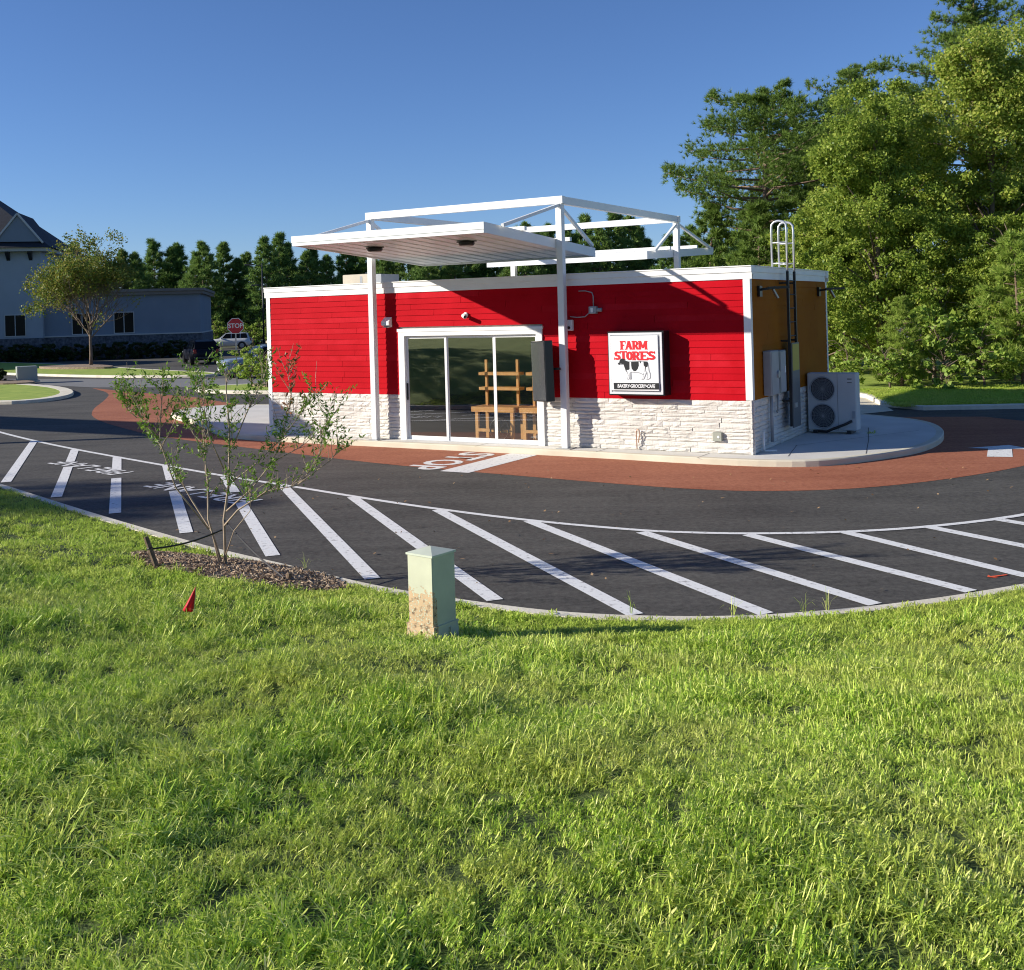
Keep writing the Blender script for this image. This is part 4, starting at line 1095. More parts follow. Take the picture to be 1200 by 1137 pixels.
# ------------------------------------------------------------------ far left building
CB = thing('stucco_building', 'large grey stucco building with dark hip roof in shade at left', 'building', (-27.3,93.5,0), R_(12))
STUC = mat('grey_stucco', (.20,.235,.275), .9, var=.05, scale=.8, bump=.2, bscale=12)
CORN = mat('cornice', (.20,.17,.14), .7, var=.1, scale=1)
SHING = mat('dark_shingles', (.018,.022,.032), .85, var=.25, scale=3, bump=.5, bscale=6)
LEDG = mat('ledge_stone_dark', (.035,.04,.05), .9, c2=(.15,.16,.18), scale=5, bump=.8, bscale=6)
TRIMC = mat('stucco_trim', (.50,.49,.46), .8)
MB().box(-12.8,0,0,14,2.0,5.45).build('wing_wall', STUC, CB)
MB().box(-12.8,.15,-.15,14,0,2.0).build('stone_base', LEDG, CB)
MB().box(-12.8,.12,-.22,14.1,2.0,2.10).build('sill_band', TRIMC, CB)
cw = MB(); cw.box(-12.8,.30,-.30,14.2,5.45,5.72); cw.box(-12.8,.42,-.42,14.3,5.72,5.95); cw.build('cornice', CORN, CB)
MB().box(-34,-12.8,-.6,14,1.995,9.3).build('tower_wall', mat('pale_stucco', (.36,.39,.41), .9, var=.05, scale=.8, bump=.2, bscale=12), CB)
MB().box(-34,-12.7,-.75,14,0,1.995).build('stone_base', LEDG, CB)
ev = MB(); ev.box(-35,-12.1,-1.3,15,9.3,9.6); ev.build('eave', TRIMC, CB)
hr = MB(); hx0, hx1, hy0, hy1, hz0, hz1 = -35.4,-11.8,-1.6,15.4,9.6,17.0
hr.add([(hx0,hy0,hz0),(hx1,hy0,hz0),(hx1,hy1,hz0),(hx0,hy1,hz0),(-26.0,6.9,hz1),(-21.2,6.9,hz1)],[(0,1,5,4),(1,2,5),(2,3,4,5),(3,0,4),(3,2,1,0)])
rf = hr.build('hip_roof', SHING, CB)
gx = -14.4
gd = MB(); gd.add([(gx-1.75,-1.25,10.1),(gx+1.75,-1.25,10.1),(gx,-1.25,12.3),(gx-1.75,3,10.1),(gx+1.75,3,10.1),(gx,4.2,12.3)],[(0,1,2),(0,2,5,3),(1,4,5,2)]).build('dormer', STUC, rf)
for a, b in (((gx-1.95,-1.3,9.98),(gx,-1.3,12.45)),((gx+1.95,-1.3,9.98),(gx,-1.3,12.45))):
    MB().bar(a,b,.14,.2,(0,1,0)).build('dormer_trim', TRIMC, rf)
    a2 = (a[0],3.2,a[2]); b2 = (b[0],4.5,b[2])
    MB().add([a,b,b2,a2],[(0,1,2,3)]).add([(a[0],a[1],a[2]+.1),(b[0],b[1],b[2]+.1),(b2[0],b2[1],b2[2]+.1),(a2[0],a2[1],a2[2]+.1)],[(3,2,1,0)]).build('dormer_roof', SHING, rf)
for k in range(5):
    x = -13.6-k*1.75
    MB().extr([(-.6,8.55),(-.75,8.75),(-1.2,9.15),(-1.25,9.3),(-.6,9.3)],'x',x-.14,x+.14).build('eave_bracket', DARK, CB)
for x0 in (-7.2,-10.6,-15.8,-19.4):
    y = -.0 if x0 > -12.8 else -.6
    wn = MB(); wn.box(x0,x0+1.7,y-.06,y-.02,2.15,2.22); wn.box(x0,x0+1.7,y-.06,y-.02,3.95,4.02); wn.box(x0,x0+.07,y-.06,y-.02,2.22,3.95); wn.box(x0+1.63,x0+1.7,y-.06,y-.02,2.22,3.95); wn.box(x0+.82,x0+.88,y-.058,y-.022,2.22,3.95)
    wf = wn.build('window', TRIMC, CB)
    MB().box(x0+.07,x0+1.63,y-.03,y-.003,2.22,3.95).build('pane', DGLASS, wf)
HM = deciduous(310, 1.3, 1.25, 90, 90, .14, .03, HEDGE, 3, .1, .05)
MB().box(-50,-36,-17,-.8,0,9.3).build('added_shade_wall', STUC, CB)  # unseen block with roof, added to throw shade over the front and the car
MB().add([(-51,-18,9.3),(-35,-18,9.3),(-35,0,9.3),(-51,0,9.3),(-43.5,-11,16),(-42.5,-7,16)],[(0,1,5,4),(1,2,5),(2,3,4,5),(3,0,4),(3,2,1,0)]).build('added_shade_roof', SHING, CB)
for k in range(13):
    lx = -1.5-k*1.75; ly = -1.9
    c_, s_ = math.cos(R_(12)), math.sin(R_(12))
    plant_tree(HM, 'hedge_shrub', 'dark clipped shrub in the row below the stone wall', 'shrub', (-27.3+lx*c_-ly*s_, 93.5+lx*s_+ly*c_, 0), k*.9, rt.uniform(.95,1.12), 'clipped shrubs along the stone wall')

# ------------------------------------------------------------------ parked cars
def suv(label, color, loc, rz, nm='parked_car', coat=.6, rimm=None):
    q = thing(nm, label, 'car', loc, rz)
    CP = bpy.data.materials.new('car_paint'); CP.use_nodes = True
    b = CP.node_tree.nodes['Principled BSDF']; b.inputs['Base Color'].default_value = (*color,1); b.inputs['Roughness'].default_value = .28; b.inputs['Coat Weight'].default_value = coat; b.inputs['Roughness'].default_value = .28 if coat > .3 else .5; b.inputs['Specular IOR Level'].default_value = .5 if coat > .3 else .15
    # stations along x (front = -x): x, half width low, half width belt, z sill, z belt
    st = [(-2.33,.70,.62,.42,.72),(-2.26,.86,.80,.34,.93),(-2.0,.93,.88,.30,1.02),(-1.2,.94,.90,.28,1.09),(-.9,.94,.91,.28,1.12),(.6,.94,.91,.28,1.12),(1.7,.94,.90,.30,1.13),(2.2,.92,.86,.34,1.13),(2.33,.84,.78,.46,1.08)]
    mb = MB(); n_ = 8; vs = []
    for x, wl, wb, z0, z1 in st:
        zm = z0+(z1-z0)*.55
        sec = [(-wl*.8,z0),(wl*.8,z0),(wl,z0+.12),(wl,zm),(wb,z1-.03),(wb*.85,z1),(-wb*.85,z1),(-wb,z1-.03),(-wl,zm),(-wl,z0+.12)]
        vs += [(x,s[0],s[1]) for s in sec]
    m_ = 10; fs = [tuple(range(m_-1,-1,-1)), tuple((len(st)-1)*m_+k for k in range(m_))]
    for i in range(len(st)-1):
        for k in range(m_): fs.append((i*m_+k, i*m_+(k+1)%m_, (i+1)*m_+(k+1)%m_, (i+1)*m_+k))
    bo = mb.add(vs, fs).build('body', CP, q, True)
    # greenhouse
    cs = [(-.98,.86,1.10),(-.25,.70,1.66),(.1,.69,1.72),(1.5,.69,1.71),(2.02,.68,1.62),(2.24,.80,1.10)]
    lower = [(-.98,.86),(-.25,.88),(.1,.89),(1.5,.88),(2.02,.86),(2.24,.80)]
    mb = MB(); vs = []
    for (x,wt,zt),(x2,wb) in zip(cs,lower): vs += [(x,-wb,1.09),(x,wb,1.09),(x,wt,zt),(x,-wt,zt)]
    fs = []
    for i in range(len(cs)-1):
        a = i*4
        fs += [(a+1,a+5,a+6,a+2),(a+4,a,a+3,a+7),(a+2,a+6,a+7,a+3)]
    mb.add(vs, fs).build('cabin', CP, q)
    WG = DGLASS
    for sgn in (-1,1):
        for x0,x1,xa,xb in ((-.62,.30,-.20,.30),(.38,1.22,.38,1.22),(1.30,2.02,1.30,1.88)):
            pts = [(x0,sgn*.885,1.13),(x1,sgn*.892,1.13),(xb,sgn*.722,1.61),(xa,sgn*.722,1.61)]
            wv = MB().add([(p[0],p[1]+sgn*.008,p[2]) for p in pts], [(0,1,2,3) if sgn < 0 else (3,2,1,0)]); wv.build('side_window', WG, q)
    MB().add([(-.965,-.80,1.13),(-.965,.80,1.13),(-.30,.66,1.645),(-.30,-.66,1.645)],[(0,3,2,1)]).build('windscreen', WG, q).location.x = -.015
    MB().add([(2.235,-.72,1.14),(2.235,.72,1.14),(2.05,.62,1.58),(2.05,-.62,1.58)],[(0,1,2,3)]).build('rear_window', WG, q).location.x = .012
    for x in (-1.42,1.42):
        for sgn in (-1,1):
            wv = MB().disc((x,sgn*.84,.36),.42,(0,1,0),20,.23).build('wheel_arch', BLACK, q)
            MB().disc((x,sgn*.86,.36),.36,(0,1,0),22,.24).build('tyre', BLACK, wv)
            MB().disc((x,sgn*.985,.36),.23,(0,1,0),14,.02).build('rim', rimm or GALV, wv)
    for sgn in (-1,1):
        MB().cbox(-2.32,-2.10,sgn*.74-.14,sgn*.74+.14,.76,.92,.02).build('headlight', mat('headlight_glass',(.7,.72,.75),.1), q)
        MB().cbox(2.20,2.34,sgn*.76-.10,sgn*.76+.10,.80,1.08,.02).build('tail_light', mat('tail_red',(.35,.01,.01),.2), q)
        MB().cbox(-.72,-.56,sgn*.98-.1,sgn*.98+.1,1.08,1.22,.02).build('mirror', CP, q)
        MB().bar((-.1,sgn*.6,1.76),(1.8,sgn*.6,1.75),.04,.04).build('roof_rail', DARK, q)
    MB().box(-2.36,-2.30,-.55,.55,.60,.82).build('grille', DARK, q)
    MB().cbox(-2.40,-2.25,-.82,.82,.36,.52,.02).build('front_bumper', DARK, q); MB().cbox(2.25,2.40,-.82,.82,.40,.56,.02).build('rear_bumper', DARK, q)
    MB().box(-2.41,-2.40,-.2,.2,.42,.52).build('number_plate', WHITE, q)
    return q
suv('white off-road wagon parked far behind the stop sign', (.62,.64,.64), (-29.9,112.5,0), R_(8))
suv('dark blue wagon parked in the shade of the stucco building', (.004,.006,.014), (-22.4,76.5,0), R_(-64), coat=.05, rimm=DARK)
suv('pale blue car parked nose out beside the dark wagon', (.20,.25,.32), (-13.3,57.0,0), R_(28))
# shrubs on the stop sign island, hiding part of the parked cars
for i, (x, y, s_, lab) in enumerate([(-11.6,47.2,.85,'low shrub on the island right of the stop sign post'),(-10.7,46.4,.95,'green shrub on the island against the store left edge'),(-9.4,45.9,.9,'shrub on the island mostly behind the store edge')]):
    plant_tree(BM[i%3], 'bush', lab, 'bush', (x,y,.12), i*2.0, s_, 'shrubs on the stop sign island')
mo = MB().prism(chaikin([(-12.0,48.6),(-11.4,46.9),(-8,45.2),(-6,45.6),(-7,48.2),(-10.5,49.2)],2,True), .05, .2).build('island_mulch', MULCH); struct(mo)
MPOST = thing('marker_post', 'short white marker post between the parked cars and the island', 'post', (-11.9,53.5,0))
MB().cbox(-.12,.12,-.12,.12,0,1.75,.02).build('shaft', WHITE, MPOST); MB().cbox(-.14,.14,-.14,.14,1.75,1.83,.02).build('cap', WHITE, MPOST)
# utility box on the far left island
q = thing('utility_box', 'small grey green utility box on the far left grass island', 'utility box', (-26.0,57.0,.12), .5)
MB().cbox(-.5,.5,-.45,.45,.05,.8,.02).build('case', mat('utility_grey',(.30,.33,.30),.6), q); MB().box(-.6,.6,-.55,.55,-.02,.05).build('pad', CONC, q)
mo = MB().prism(chaikin([(-40,60),(-27,54.2),(-24.2,54.2),(-25.6,56.6),(-32,61.0),(-40,66)],2,True), .05, .2).build('nose_mulch', MULCH); struct(mo)
for i, (x,y,s_) in enumerate([(-28.6,58.0,.45),(-27.6,56.8,.38)]):
    plant_tree(HM, 'hedge_shrub', ['dark shrub at left border behind the utility box','dark shrub at left border next to the utility box'][i], 'shrub', (x,y,.15), i, s_*1.4)

# ------------------------------------------------------------------ green pedestal on the bank
def pedmat():
    m = bpy.data.materials.new('pedestal_green'); m.use_nodes = True
    t = m.node_tree; b = t.nodes['Principled BSDF']
    tc = t.nodes.new('ShaderNodeTexCoord'); sx = t.nodes.new('ShaderNodeSeparateXYZ')
    t.links.new(tc.outputs['Object'], sx.inputs[0])
    def noise(s, d=6):
        n_ = t.nodes.new('ShaderNodeTexNoise'); n_.inputs['Scale'].default_value = s; n_.inputs['Detail'].default_value = d
        t.links.new(tc.outputs['Object'], n_.inputs['Vector']); return n_
    def math_(op, a, bb, c=None):
        n_ = t.nodes.new('ShaderNodeMath'); n_.operation = op
        for i, v in enumerate((a, bb, c)):
            if v is None: continue
            if isinstance(v, (int,float)): n_.inputs[i].default_value = v
            else: t.links.new(v, n_.inputs[i])
        return n_.outputs[0]
    n1 = noise(22); n2 = noise(55, 4); n3 = noise(5)
    # splashed mud on one side only: height limit plus noise, on the face at -y local
    lim = math_('MULTIPLY_ADD', n1.outputs['Fac'], .40, .28)
    below = math_('LESS_THAN', sx.outputs['Z'], lim)
    side = math_('LESS_THAN', sx.outputs['Y'], -.10)
    spots = math_('LESS_THAN', n2.outputs['Fac'], .585)
    mud = math_('MULTIPLY', math_('MULTIPLY', below, side), spots)
    mx = t.nodes.new('ShaderNodeMix'); mx.data_type = 'RGBA'
    mx.inputs[6].default_value = (.60,.62,.45,1)
    rmp = t.nodes.new('ShaderNodeValToRGB'); rmp.color_ramp.elements[0].color = (.07,.04,.02,1); rmp.color_ramp.elements[1].color = (.62,.44,.25,1)
    rmp.color_ramp.elements[0].position = .3; rmp.color_ramp.elements[1].position = .5
    t.links.new(n1.outputs['Fac'], rmp.inputs[0])
    t.links.new(mud, mx.inputs[0]); t.links.new(rmp.outputs[0], mx.inputs[7])
    mx2 = t.nodes.new('ShaderNodeMix'); mx2.data_type = 'RGBA'; mx2.blend_type = 'MULTIPLY'; mx2.inputs[0].default_value = .35
    t.links.new(mx.outputs[2], mx2.inputs[6]); t.links.new(n3.outputs['Fac'], mx2.inputs[7])
    t.links.new(mx2.outputs[2], b.inputs['Base Color']); b.inputs['Roughness'].default_value = .6
    bp = t.nodes.new('ShaderNodeBump'); bp.inputs['Strength'].default_value = .6; bp.inputs['Distance'].default_value = .01
    t.links.new(mud, bp.inputs['Height']); t.links.new(bp.outputs[0], b.inputs['Normal'])
    return m
PEDM = pedmat()
px_, py_ = -.77, 9.36
gz = bz(px_, py_)
PD = thing('utility_pedestal', 'pale green utility pedestal with mud-splashed front on the grass bank', 'utility box', (px_,py_,gz-.05), R_(-38)+R_(0))
a_ = .148
MB().cbox(-a_,a_,-a_,a_,.19,.80,.008).build('case', PEDM, PD)
cp = MB(); e = a_+.008
cp.add([(-e,-e,.795),(e,-e,.795),(e,e,.795),(-e,e,.795),(-e,-e,.812),(e,-e,.812),(e,e,.812),(-e,e,.812),(0,0,.852)],[(0,1,5,4),(1,2,6,5),(2,3,7,6),(3,0,4,7),(4,5,8),(5,6,8),(6,7,8),(7,4,8),(3,2,1,0)])
cp.build('cap', mat('pedestal_cap',(.52,.56,.45),.5,var=.06,scale=6), PD)
sk = MB(); s0, s1 = a_+.03, a_+.008
sk.add([(-s0,-s0,-.12),(s0,-s0,-.12),(s0,s0,-.12),(-s0,s0,-.12),(-s1,-s1,.19),(s1,-s1,.19),(s1,s1,.19),(-s1,s1,.19)],[(0,1,5,4),(1,2,6,5),(2,3,7,6),(3,0,4,7),(4,5,6,7)])
sko = sk.build('base_skirt', PEDM, PD)
MB().box(-a_-.014,a_+.014,-a_-.014,a_+.014,.186,.200).build('rim', PEDM, PD)
MB().box(.0,.014,-s1-.018,-s1+.01,.02,.15).build('rib', PEDM, sko); MB().box(s1-.01,s1+.018,.04,.055,.0,.16).build('rib', PEDM, sko)

# marker flag
fx, fy = -2.84, 9.25; fz = bz(fx, fy)
FG = thing('marker_flag', 'small wilted red marker flag on a wire in the grass', 'flag', (fx,fy,fz))
MB().tube([(0,0,-.05),(.02,0,.12),(.035,.0,.30)],.0025,5).build('wire', GALV, FG)
fl = MB(); A = Vector((.035,0,.30))
rows = []
for i in range(6):
    t = i/5
    l = Vector((.035-.115*t, -.02*t, .30-.20*t)); r = Vector((.038-.03*t, .015*t, .30-.20*t-.02*t))
    rows.append([l.lerp(r,k/4)+Vector((0,.016*math.sin(k*2.2+i*.6)*t,-.012*math.sin(k/4*math.pi)*t)) for k in range(5)])
vs = [tuple(p) for r in rows for p in r]; fl.add(vs, [(i*5+k,i*5+k+1,(i+1)*5+k+1,(i+1)*5+k) for i in range(5) for k in range(4)])
fo = fl.build('flag_cloth', leafmat('flag_red',[(.80,.05,.07),(.80,.05,.07)],.4,.4), FG, True)
sm = fo.modifiers.new('thickness','SOLIDIFY'); sm.thickness = .0015

# ------------------------------------------------------------------ mulch bed with the multi-stem shrub
bc = np.array([-3.30,12.40]); bu = np.array([.845,-.535]); bv = np.array([.535,.845])
def bed_pt(u, v): return bc + bu*u*1.6 + bv*v*.62
mb = MB(); rings = 7; seg_ = 40; vs = []
rb = random.Random(9)
wob = [1+.10*math.sin(3*a)+.07*math.sin(5*a+1)+.05*math.sin(9*a+2) for a in [2*math.pi*k/seg_ for k in range(seg_)]]
pts = [bed_pt(0,0)]
for r in range(1,rings+1):
    for k in range(seg_):
        a = 2*math.pi*k/seg_; f = r/rings*wob[k]; pts.append(bed_pt(f*math.cos(a), f*math.sin(a)))
pts = np.array(pts); zz_ = bank_z(pts[:,0], pts[:,1]); rr_ = np.r_[0, np.repeat(np.arange(1,rings+1)/rings, seg_)]
zz_ = np.maximum(zz_, .125) + .075*(1-rr_**2) + .012 - .03*(rr_ > .99)
fs = [(0,1+k,1+(k+1)%seg_) for k in range(seg_)]
for r in range(rings-1):
    for k in range(seg_):
        a = 1+r*seg_; fs.append((a+k, a+seg_+k, a+seg_+(k+1)%seg_, a+(k+1)%seg_))
bed = mb.add(np.c_[pts, zz_].tolist(), fs).build('mulch_bed', MULCH, None, True); struct(bed)
def in_bed(x, y):
    q = np.c_[x,y]-bc; u = q@bu/1.6; v = q@bv/.62; return u*u+v*v
# mulch chips
N = 9000; a = RNG.uniform(0,2*np.pi,N); r = np.sqrt(RNG.uniform(0,1,N))*1.03
cx = np.array([bed_pt(r[i]*math.cos(a[i]), r[i]*math.sin(a[i])) for i in range(N)])
cz = np.maximum(bank_z(cx[:,0],cx[:,1]),.125)+.075*(1-np.minimum(r,1)**2)+.022
CH_ = np.c_[cx, cz+RNG.uniform(-.005,.012,N)]
d = unit(RNG.normal(size=(N,3))*np.array([1,1,.28])); b_ = unit(np.cross(d, RNG.normal(size=(N,3))*np.array([.5,.5,1]))); L = RNG.uniform(.008,.040,N)[:,None]; wd = RNG.uniform(.003,.009,N)[:,None]
V = np.stack([CH_-d*L-b_*wd, CH_-d*L+b_*wd, CH_+d*L+b_*wd*.7, CH_+d*L-b_*wd*.7],1).reshape(-1,3)
CHIP = leafmat('mulch_chips', [(.12,.075,.05),(.26,.18,.12),(.42,.31,.21),(.56,.45,.32)], 0, .9)
tag(link('mulch_chips', np_mesh('mulch_chips', V, np.arange(4*N).reshape(N,4), CHIP)), 'loose brown mulch chips heaped round the shrub', 'mulch', None, 'stuff')

SBx, SBy = -3.42, 12.45
sz0 = bz(SBx,SBy)+.08
SHR = thing('crape_shrub', 'spindly multi-stem shrub with sparse leaves in the mulch bed', 'shrub', (SBx,SBy,sz0))
K = 1/98.5
stems = [
 ([(257,652),(256,600),(262,560),(264,500),(261,450),(263,425)], .10, .019),
 ([(250,650),(240,615),(215,580),(180,520),(152,482),(140,458)], .45, .015),
 ([(252,648),(237,600),(236,560),(232,520),(228,480),(222,445)], .25, .014),
 ([(258,606),(275,588),(310,566),(345,560),(385,532),(402,512)], -.35, .012),
 ([(262,560),(290,540),(320,512),(345,482),(362,455)], .30, .010),
 ([(260,590),(290,565),(315,535),(330,500),(340,460),(337,432)], -.15, .011),
 ([(264,520),(280,480),(296,448),(304,430)], .5, .009),
 ([(240,610),(205,560),(190,505),(196,460),(199,436)], -.3, .011),
 ([(180,520),(196,485),(206,455)], .5, .007),
 ([(345,560),(360,545),(375,520),(380,495)], -.5, .006),
 ([(232,520),(215,490),(208,470)], .2, .006),
 ([(258,640),(272,610),(295,585),(300,560)], -.5, .008),
 ([(262,540),(248,500),(246,465),(250,440)], -.5, .008),
 ([(315,535),(345,520),(372,500),(395,470)], .1, .007),
 ([(152,482),(138,472),(132,455)], .5, .005),
 ([(190,505),(172,480),(165,452)], -.3, .006),
]
wood = MB(); tipc = []; rsb = random.Random(12)
def px3(p, dy): return Vector(((p[0]-257)*K, dy, (652-p[1])*K*1.0))
for path, dyt, r0 in stems:
    n_ = len(path); start_h = (652-path[0][1])/230
    P3 = [px3(p, dyt*((i/(n_-1))*(1-start_h)+start_h*.6) ) for i, p in enumerate(path)]
    wood.tube(P3, [r0*(1-.75*i/(n_-1)) for i in range(n_)], 6)
    for i in range(1,n_):
        for k in range(8):
            t = rsb.random(); b0 = P3[i-1].lerp(P3[i],t); fr_ = (i-1+t)/(n_-1)
            if b0.z < .75 or fr_ < .25: continue
            d = ((P3[i]-P3[i-1]).normalized()*rsb.uniform(.3,1) + Vector((rsb.gauss(0,.6),rsb.gauss(0,.6),rsb.gauss(.35,.35)))).normalized()
            L = rsb.uniform(.14,.42)
            m1 = b0+d*L*.5+Vector((0,0,.02)); e1 = b0+d*L+Vector((rsb.gauss(0,.03),rsb.gauss(0,.03),.04))
            wood.tube([b0,m1,e1],[.0042,.003,.0015],4,False)
            if rsb.random() < .72: tipc.append((b0,m1,e1,d, path[-1][0] in (337,), b0.x))
wood.build('stems', TWIG, SHR, True)
rg = np.random.default_rng(14); LC = []; LD = []; LR = []; LRD = []
for b0,m1,e1,d,red_,xx in tipc:
    n_ = rg.integers(13,28)
    if 75*K < b0.x < 130*K and b0.z < 1.4: n_ = n_//3
    for k in range(n_):
        t = rg.uniform(.2,1.08); q = np.array(b0.lerp(e1,t)) + rg.normal(size=3)*.022
        dd = np.array(d)*.6 + rg.normal(size=3)*.7
        if red_ and b0.z > 1.6: LR.append(q); LRD.append(dd)
        else: LC.append(q); LD.append(dd)
V, F = leaves(np.array(LC), .064, .30, rg, .4, np.array(LD)); link('foliage', np_mesh('foliage', V, F, LEAFS), SHR)
if LR:
    V, F = leaves(np.array(LR), .07, .30, rg, .4, np.array(LRD)); link('new_growth', np_mesh('new_growth', V, F, LEAFR), SHR)
# stakes and guy straps
def stake(x, y, top, label):
    z = bz(x,y); q = thing('guy_stake', label, 'stake', (x,y,z-.1), 0, 'stakes round the shrub')
    MB().tube([(0,0,0),(top[0]*.96,top[1]*.96,top[2]*.96),top],[.033,.031,.026],8).build('shaft', mat('grey_stake',(.16,.11,.07),.9,var=.3,scale=20), q)
    MB().ring((top[0]*.72,top[1]*.72,top[2]*.72),.034,.006,(top[0],top[1],top[2]),14,5).build('strap_loop', BLACK, q)
stake(-4.13,12.28,(-.16,.02,.46),'leaning wooden guy stake at the left of the mulch bed')
stake(-2.58,11.75,(.06,-.02,.24),'short wooden guy stake at the right of the mulch bed')
def strap(a, b, label):
    a = Vector(a); b = Vector(b); q = MB()
    pts = [a.lerp(b,i/8)-Vector((0,0,.04*math.sin(math.pi*i/8))) for i in range(9)]
    o = q.tube(pts,.011,5).build('guy_strap', BLACK, None); tag(o, label, 'strap', 'guy straps of the shrub')
zb = sz0
strap((SBx+.0,SBy,zb+.52),(-2.58,11.73,bz(-2.58,11.75)+.08),'black guy strap from shrub stem down to the right stake')
strap((SBx-.04,SBy+.05,zb+.40),(-4.24,12.29,bz(-4.13,12.28)+.22),'black guy strap from shrub stem to the leaning left stake')

# ------------------------------------------------------------------ grass
def clump(seed, nblade, rad, hmin, hmax, wmin, wmax, lean, m):
    rng = np.random.default_rng(seed); V = []; F = []
    for i in range(nblade):
        a = rng.uniform(0,6.28); r = rad*math.sqrt(rng.random()); p = np.array([r*math.cos(a), r*math.sin(a), -.012])
        h = rng.uniform(hmin,hmax); wd = rng.uniform(wmin,wmax); da = a+rng.normal(0,.7) if rng.random() < .7 else rng.uniform(0,6.28); le = abs(rng.normal(lean,.3)); 
        d = np.array([math.cos(da),math.sin(da),0]); s = np.array([-d[1],d[0],0]); tw = rng.uniform(-.6,.6); s = s*math.cos(tw)+d*math.sin(tw)
        p1 = p + np.array([0,0,h*.5])*max(.35,1-le*.35) + d*h*.22*le
        p2 = p + np.array([0,0,h*.85])*max(.25,1-le*.55) + d*h*.58*le
        p3 = p + np.array([0,0,h*.95])*max(.12,1-le*.8) + d*h*(.9*le+.05)
        o = len(V); V += [p-s*wd*.4, p+s*wd*.4, p1-s*wd*.5, p1+s*wd*.5, p2-s*wd*.36, p2+s*wd*.36, p3]
        F += [(o,o+1,o+3,o+2),(o+2,o+3,o+5,o+4),(o+4,o+5,o+6)]
    return MB().add([tuple(v) for v in V], F).mesh('grass_clump', m)
gcol = bpy.data.collections.new('grass_clumps')
specs = []
for k in range(6): specs.append((500+k, 34, .055, .035,.088, .0032,.006, .7, GRASS))     # meadow
for k in range(4): specs.append((520+k, 24, .035, .06,.135, .0034,.0065, .85, GRASS))       # long, leaning
for k in range(2): specs.append((540+k, 14, .03, .08,.16, .003,.0055, .55, GRASS))        # upright tufts
for k in range(4): specs.append((560+k, 46, .10, .025,.055, .005,.009, .8, GRASSM))     # mown strip
for i, s_ in enumerate(specs):
    o = bpy.data.objects.new('grass_clump_%02d' % i, clump(*s_)); gcol.objects.link(o)

def grass_system(name, pts, idx, rot, scl, label):
    me = bpy.data.meshes.new(name); me.from_pydata(pts.tolist(), [], [])
    at = me.attributes.new('g_idx','INT','POINT'); at.data.foreach_set('value', idx.astype(np.int32))
    at = me.attributes.new('g_rot','FLOAT_VECTOR','POINT'); at.data.foreach_set('vector', rot.astype(np.float32).ravel())
    at = me.attributes.new('g_scl','FLOAT','POINT'); at.data.foreach_set('value', scl.astype(np.float32))
    o = link(name, me)
    ng = bpy.data.node_groups.new(name+'_nodes','GeometryNodeTree')
    ng.interface.new_socket('Geometry', in_out='INPUT', socket_type='NodeSocketGeometry')
    ng.interface.new_socket('Geometry', in_out='OUTPUT', socket_type='NodeSocketGeometry')
    gi = ng.nodes.new('NodeGroupInput'); go = ng.nodes.new('NodeGroupOutput')
    ci = ng.nodes.new('GeometryNodeCollectionInfo'); ci.inputs['Collection'].default_value = gcol
    ci.inputs['Separate Children'].default_value = True; ci.inputs['Reset Children'].default_value = True
    ip = ng.nodes.new('GeometryNodeInstanceOnPoints'); ip.inputs['Pick Instance'].default_value = True
    def na(nm, ty):
        n_ = ng.nodes.new('GeometryNodeInputNamedAttribute'); n_.data_type = ty; n_.inputs['Name'].default_value = nm; return n_.outputs['Attribute']
    ng.links.new(gi.outputs[0], ip.inputs['Points']); ng.links.new(ci.outputs[0], ip.inputs['Instance'])
    ng.links.new(na('g_idx','INT'), ip.inputs['Instance Index'])
    ng.links.new(na('g_rot','FLOAT_VECTOR'), ip.inputs['Rotation']); ng.links.new(na('g_scl','FLOAT'), ip.inputs['Scale'])
    ng.links.new(ip.outputs[0], go.inputs[0])
    md = o.modifiers.new('scatter','NODES'); md.node_group = ng
    tag(o, label, 'grass', None, 'stuff')
    return o
# sample the bank: more clumps close to where one stands, fewer far away
def sample(n, x0, x1, y0, y1): return RNG.uniform(x0,x1,n), RNG.uniform(y0,y1,n)
xs, ys = [], []
for n_, x0, x1, y0, y1 in ((9200,-3.6,3.6,1.2,4.0),(14500,-5.2,5.2,4.0,7.5),(16500,-7.5,7.6,7.5,12.0),(9000,-11.5,-2.0,11.5,21.5),(5000,5.0,10.0,8.0,14.0)):
    x, y = sample(n_, x0, x1, y0, y1); xs.append(x); ys.append(y)
x = np.concatenate(xs); y = np.concatenate(ys)
d = dist_kerb(x, y)
gap = np.sin(9.1*x+2.0*np.sin(3.7*y))*np.sin(8.3*y+1.7*np.sin(4.1*x)) + .5*np.sin(17*x-5*y)*np.sin(13*y+6*x)
ok = ((d < 1.3) | (gap > -.25) | (RNG.random(len(x)) > .45)) & (d > KW+.07) & (in_bed(x, y) > 1.0) & (np.hypot(x-px_, y-py_) > .19)
x, y, d = x[ok], y[ok], d[ok]
z = bank_z(x, y)
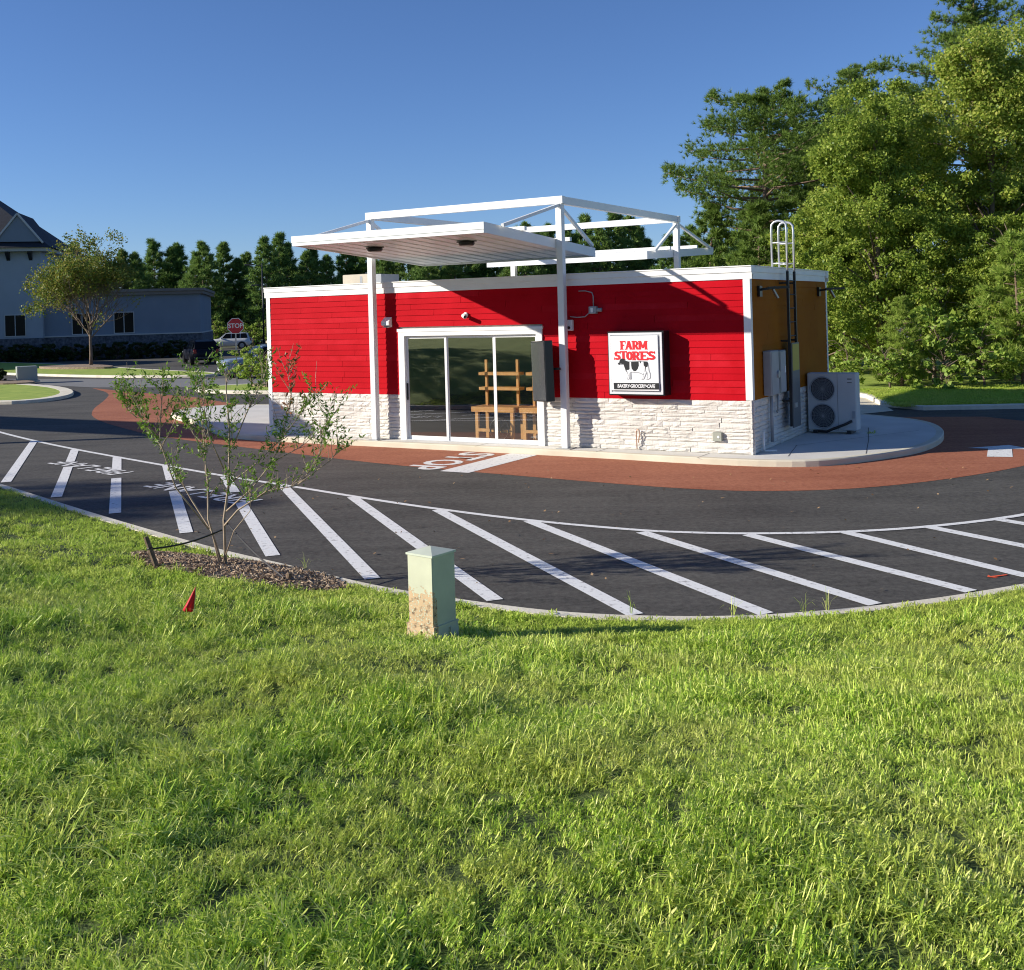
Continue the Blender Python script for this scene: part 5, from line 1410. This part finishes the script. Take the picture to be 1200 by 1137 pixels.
# large-scale character of the turf: long tufts in patches, mown strip by the kerb
f1 = np.sin(1.9*x+1.1*np.sin(.9*y))*np.cos(1.6*y+.7*x) + .6*np.sin(4.3*x-2.2*y) + .4*np.sin(6.1*y+3.0*x)
mown = d < (1.15+.25*np.sin(1.3*x)+RNG.normal(0,.18,len(x)))
left = (x < -3.2) & (d < 3.2+.5*np.sin(y)); mown |= left & (RNG.random(len(x)) < .8)
rt_ = RNG.random(len(x))
idx = np.where(mown, RNG.integers(12,16,len(x)), np.where((f1 > .1) & (rt_ < .6), RNG.integers(6,10,len(x)), np.where((f1 > .5) & (rt_ > .82), RNG.integers(10,12,len(x)), RNG.integers(0,6,len(x)))))
wind = .16+.22*np.sin(.8*x+.5*y)
# spin about z first, then lean (mostly to the right, with the wind); back to XYZ Euler angles
lx_ = RNG.normal(0,.16,len(x)) + .14*np.sin(2.1*x+y); ly_ = RNG.normal(0,.16,len(x)) + (wind*1.3+.08)*~mown; za = RNG.uniform(0,6.28,len(x))
cz_, sz_ = np.cos(za), np.sin(za); cb, sb_ = np.cos(ly_), np.sin(ly_); ca, sa = np.cos(lx_), np.sin(lx_)
m00 = cb*cz_; m10 = sa*sb_*cz_+ca*sz_; m20 = -ca*sb_*cz_+sa*sz_; m21 = ca*sb_*sz_+sa*cz_; m22 = ca*cb
rot = np.c_[np.arctan2(m21, m22), np.arcsin(np.clip(-m20,-1,1)), np.arctan2(m10, m00)]
gap = gap[ok]
scl = RNG.uniform(.75,1.25,len(x))*(1+.15*f1*~mown)*(1+.16*np.clip(gap,-1,1)*~mown)*np.clip(.82+.035*y,.85,1.25)
# rotate about z first, then lean with the prevailing wind: keep z small for leaning clumps
grass_system('grass', np.c_[x,y,z], idx, rot, scl, 'green turf of the sloping bank, mown near the kerb')
# mown blades on the right wood verge and on the islands nearest to view
n_ = 6000; gx_, gy_ = RNG.uniform(10.9,17.5,n_), RNG.uniform(30.4,36.5,n_)
okv = gy_ > 30.6-.05*(gx_-10.9)
okv &= gx_ > 10.95+.9*(gy_-30.3)/5.7
gx_, gy_ = gx_[okv], gy_[okv]; n_ = len(gx_)
grass_system('verge_turf', np.c_[gx_,gy_,np.full(n_,.126)], RNG.integers(12,16,n_), np.c_[RNG.normal(0,.1,n_),RNG.normal(0,.1,n_),RNG.uniform(0,6.28,n_)], RNG.uniform(1.4,2.4,n_), 'short bright grass strip in front of the right wood')
# the weed by the condenser and a few weeds in the kerb joint
wc = clump(600, 26, .10, .05,.12,.012,.02,.9, GRASSM)
link('leaves', wc, WEED)
stalk = clump(601, 7, .02, .16,.34,.003,.005,.35, GRASS)
for i, (wx, wy) in enumerate([(2.05,10.32),(2.75,10.36),(3.0,10.42),(1.1,10.55),(-2.55,12.75)]):
    q = thing('kerb_weed', ['thin weed on the kerb below the middle of the lane','tall weed stalks on the kerb right of the middle','weed stalks beside the tallest kerb weed','small weed on the kerb near the pedestal shadow','bright weed on the kerb behind the mulch bed'][i], 'weed', (wx,wy,.125), i*1.4, 'weeds along the kerb')
    link('stalks', stalk, q)
# dry leaves on the asphalt
N = 170; lx = RNG.uniform(-6,9,N); ly = RNG.uniform(11.5,21,N)
okl = dist_kerb(lx,ly) < -.1; lx, ly = lx[okl], ly[okl]; N = len(lx)
V, F = leaves(np.c_[lx,ly,np.full(N,.022)], .065, .55, np.random.default_rng(3), 6.0)
V[:,2] = np.clip(V[:,2], .011, .035)
tag(link('fallen_leaves', np_mesh('fallen_leaves', V, F, leafmat('dry_leaves',[(.20,.11,.05),(.32,.2,.1),(.42,.3,.18)],.1,.8))), 'scattered dry brown leaves lying on the asphalt', 'leaves', None, 'stuff')
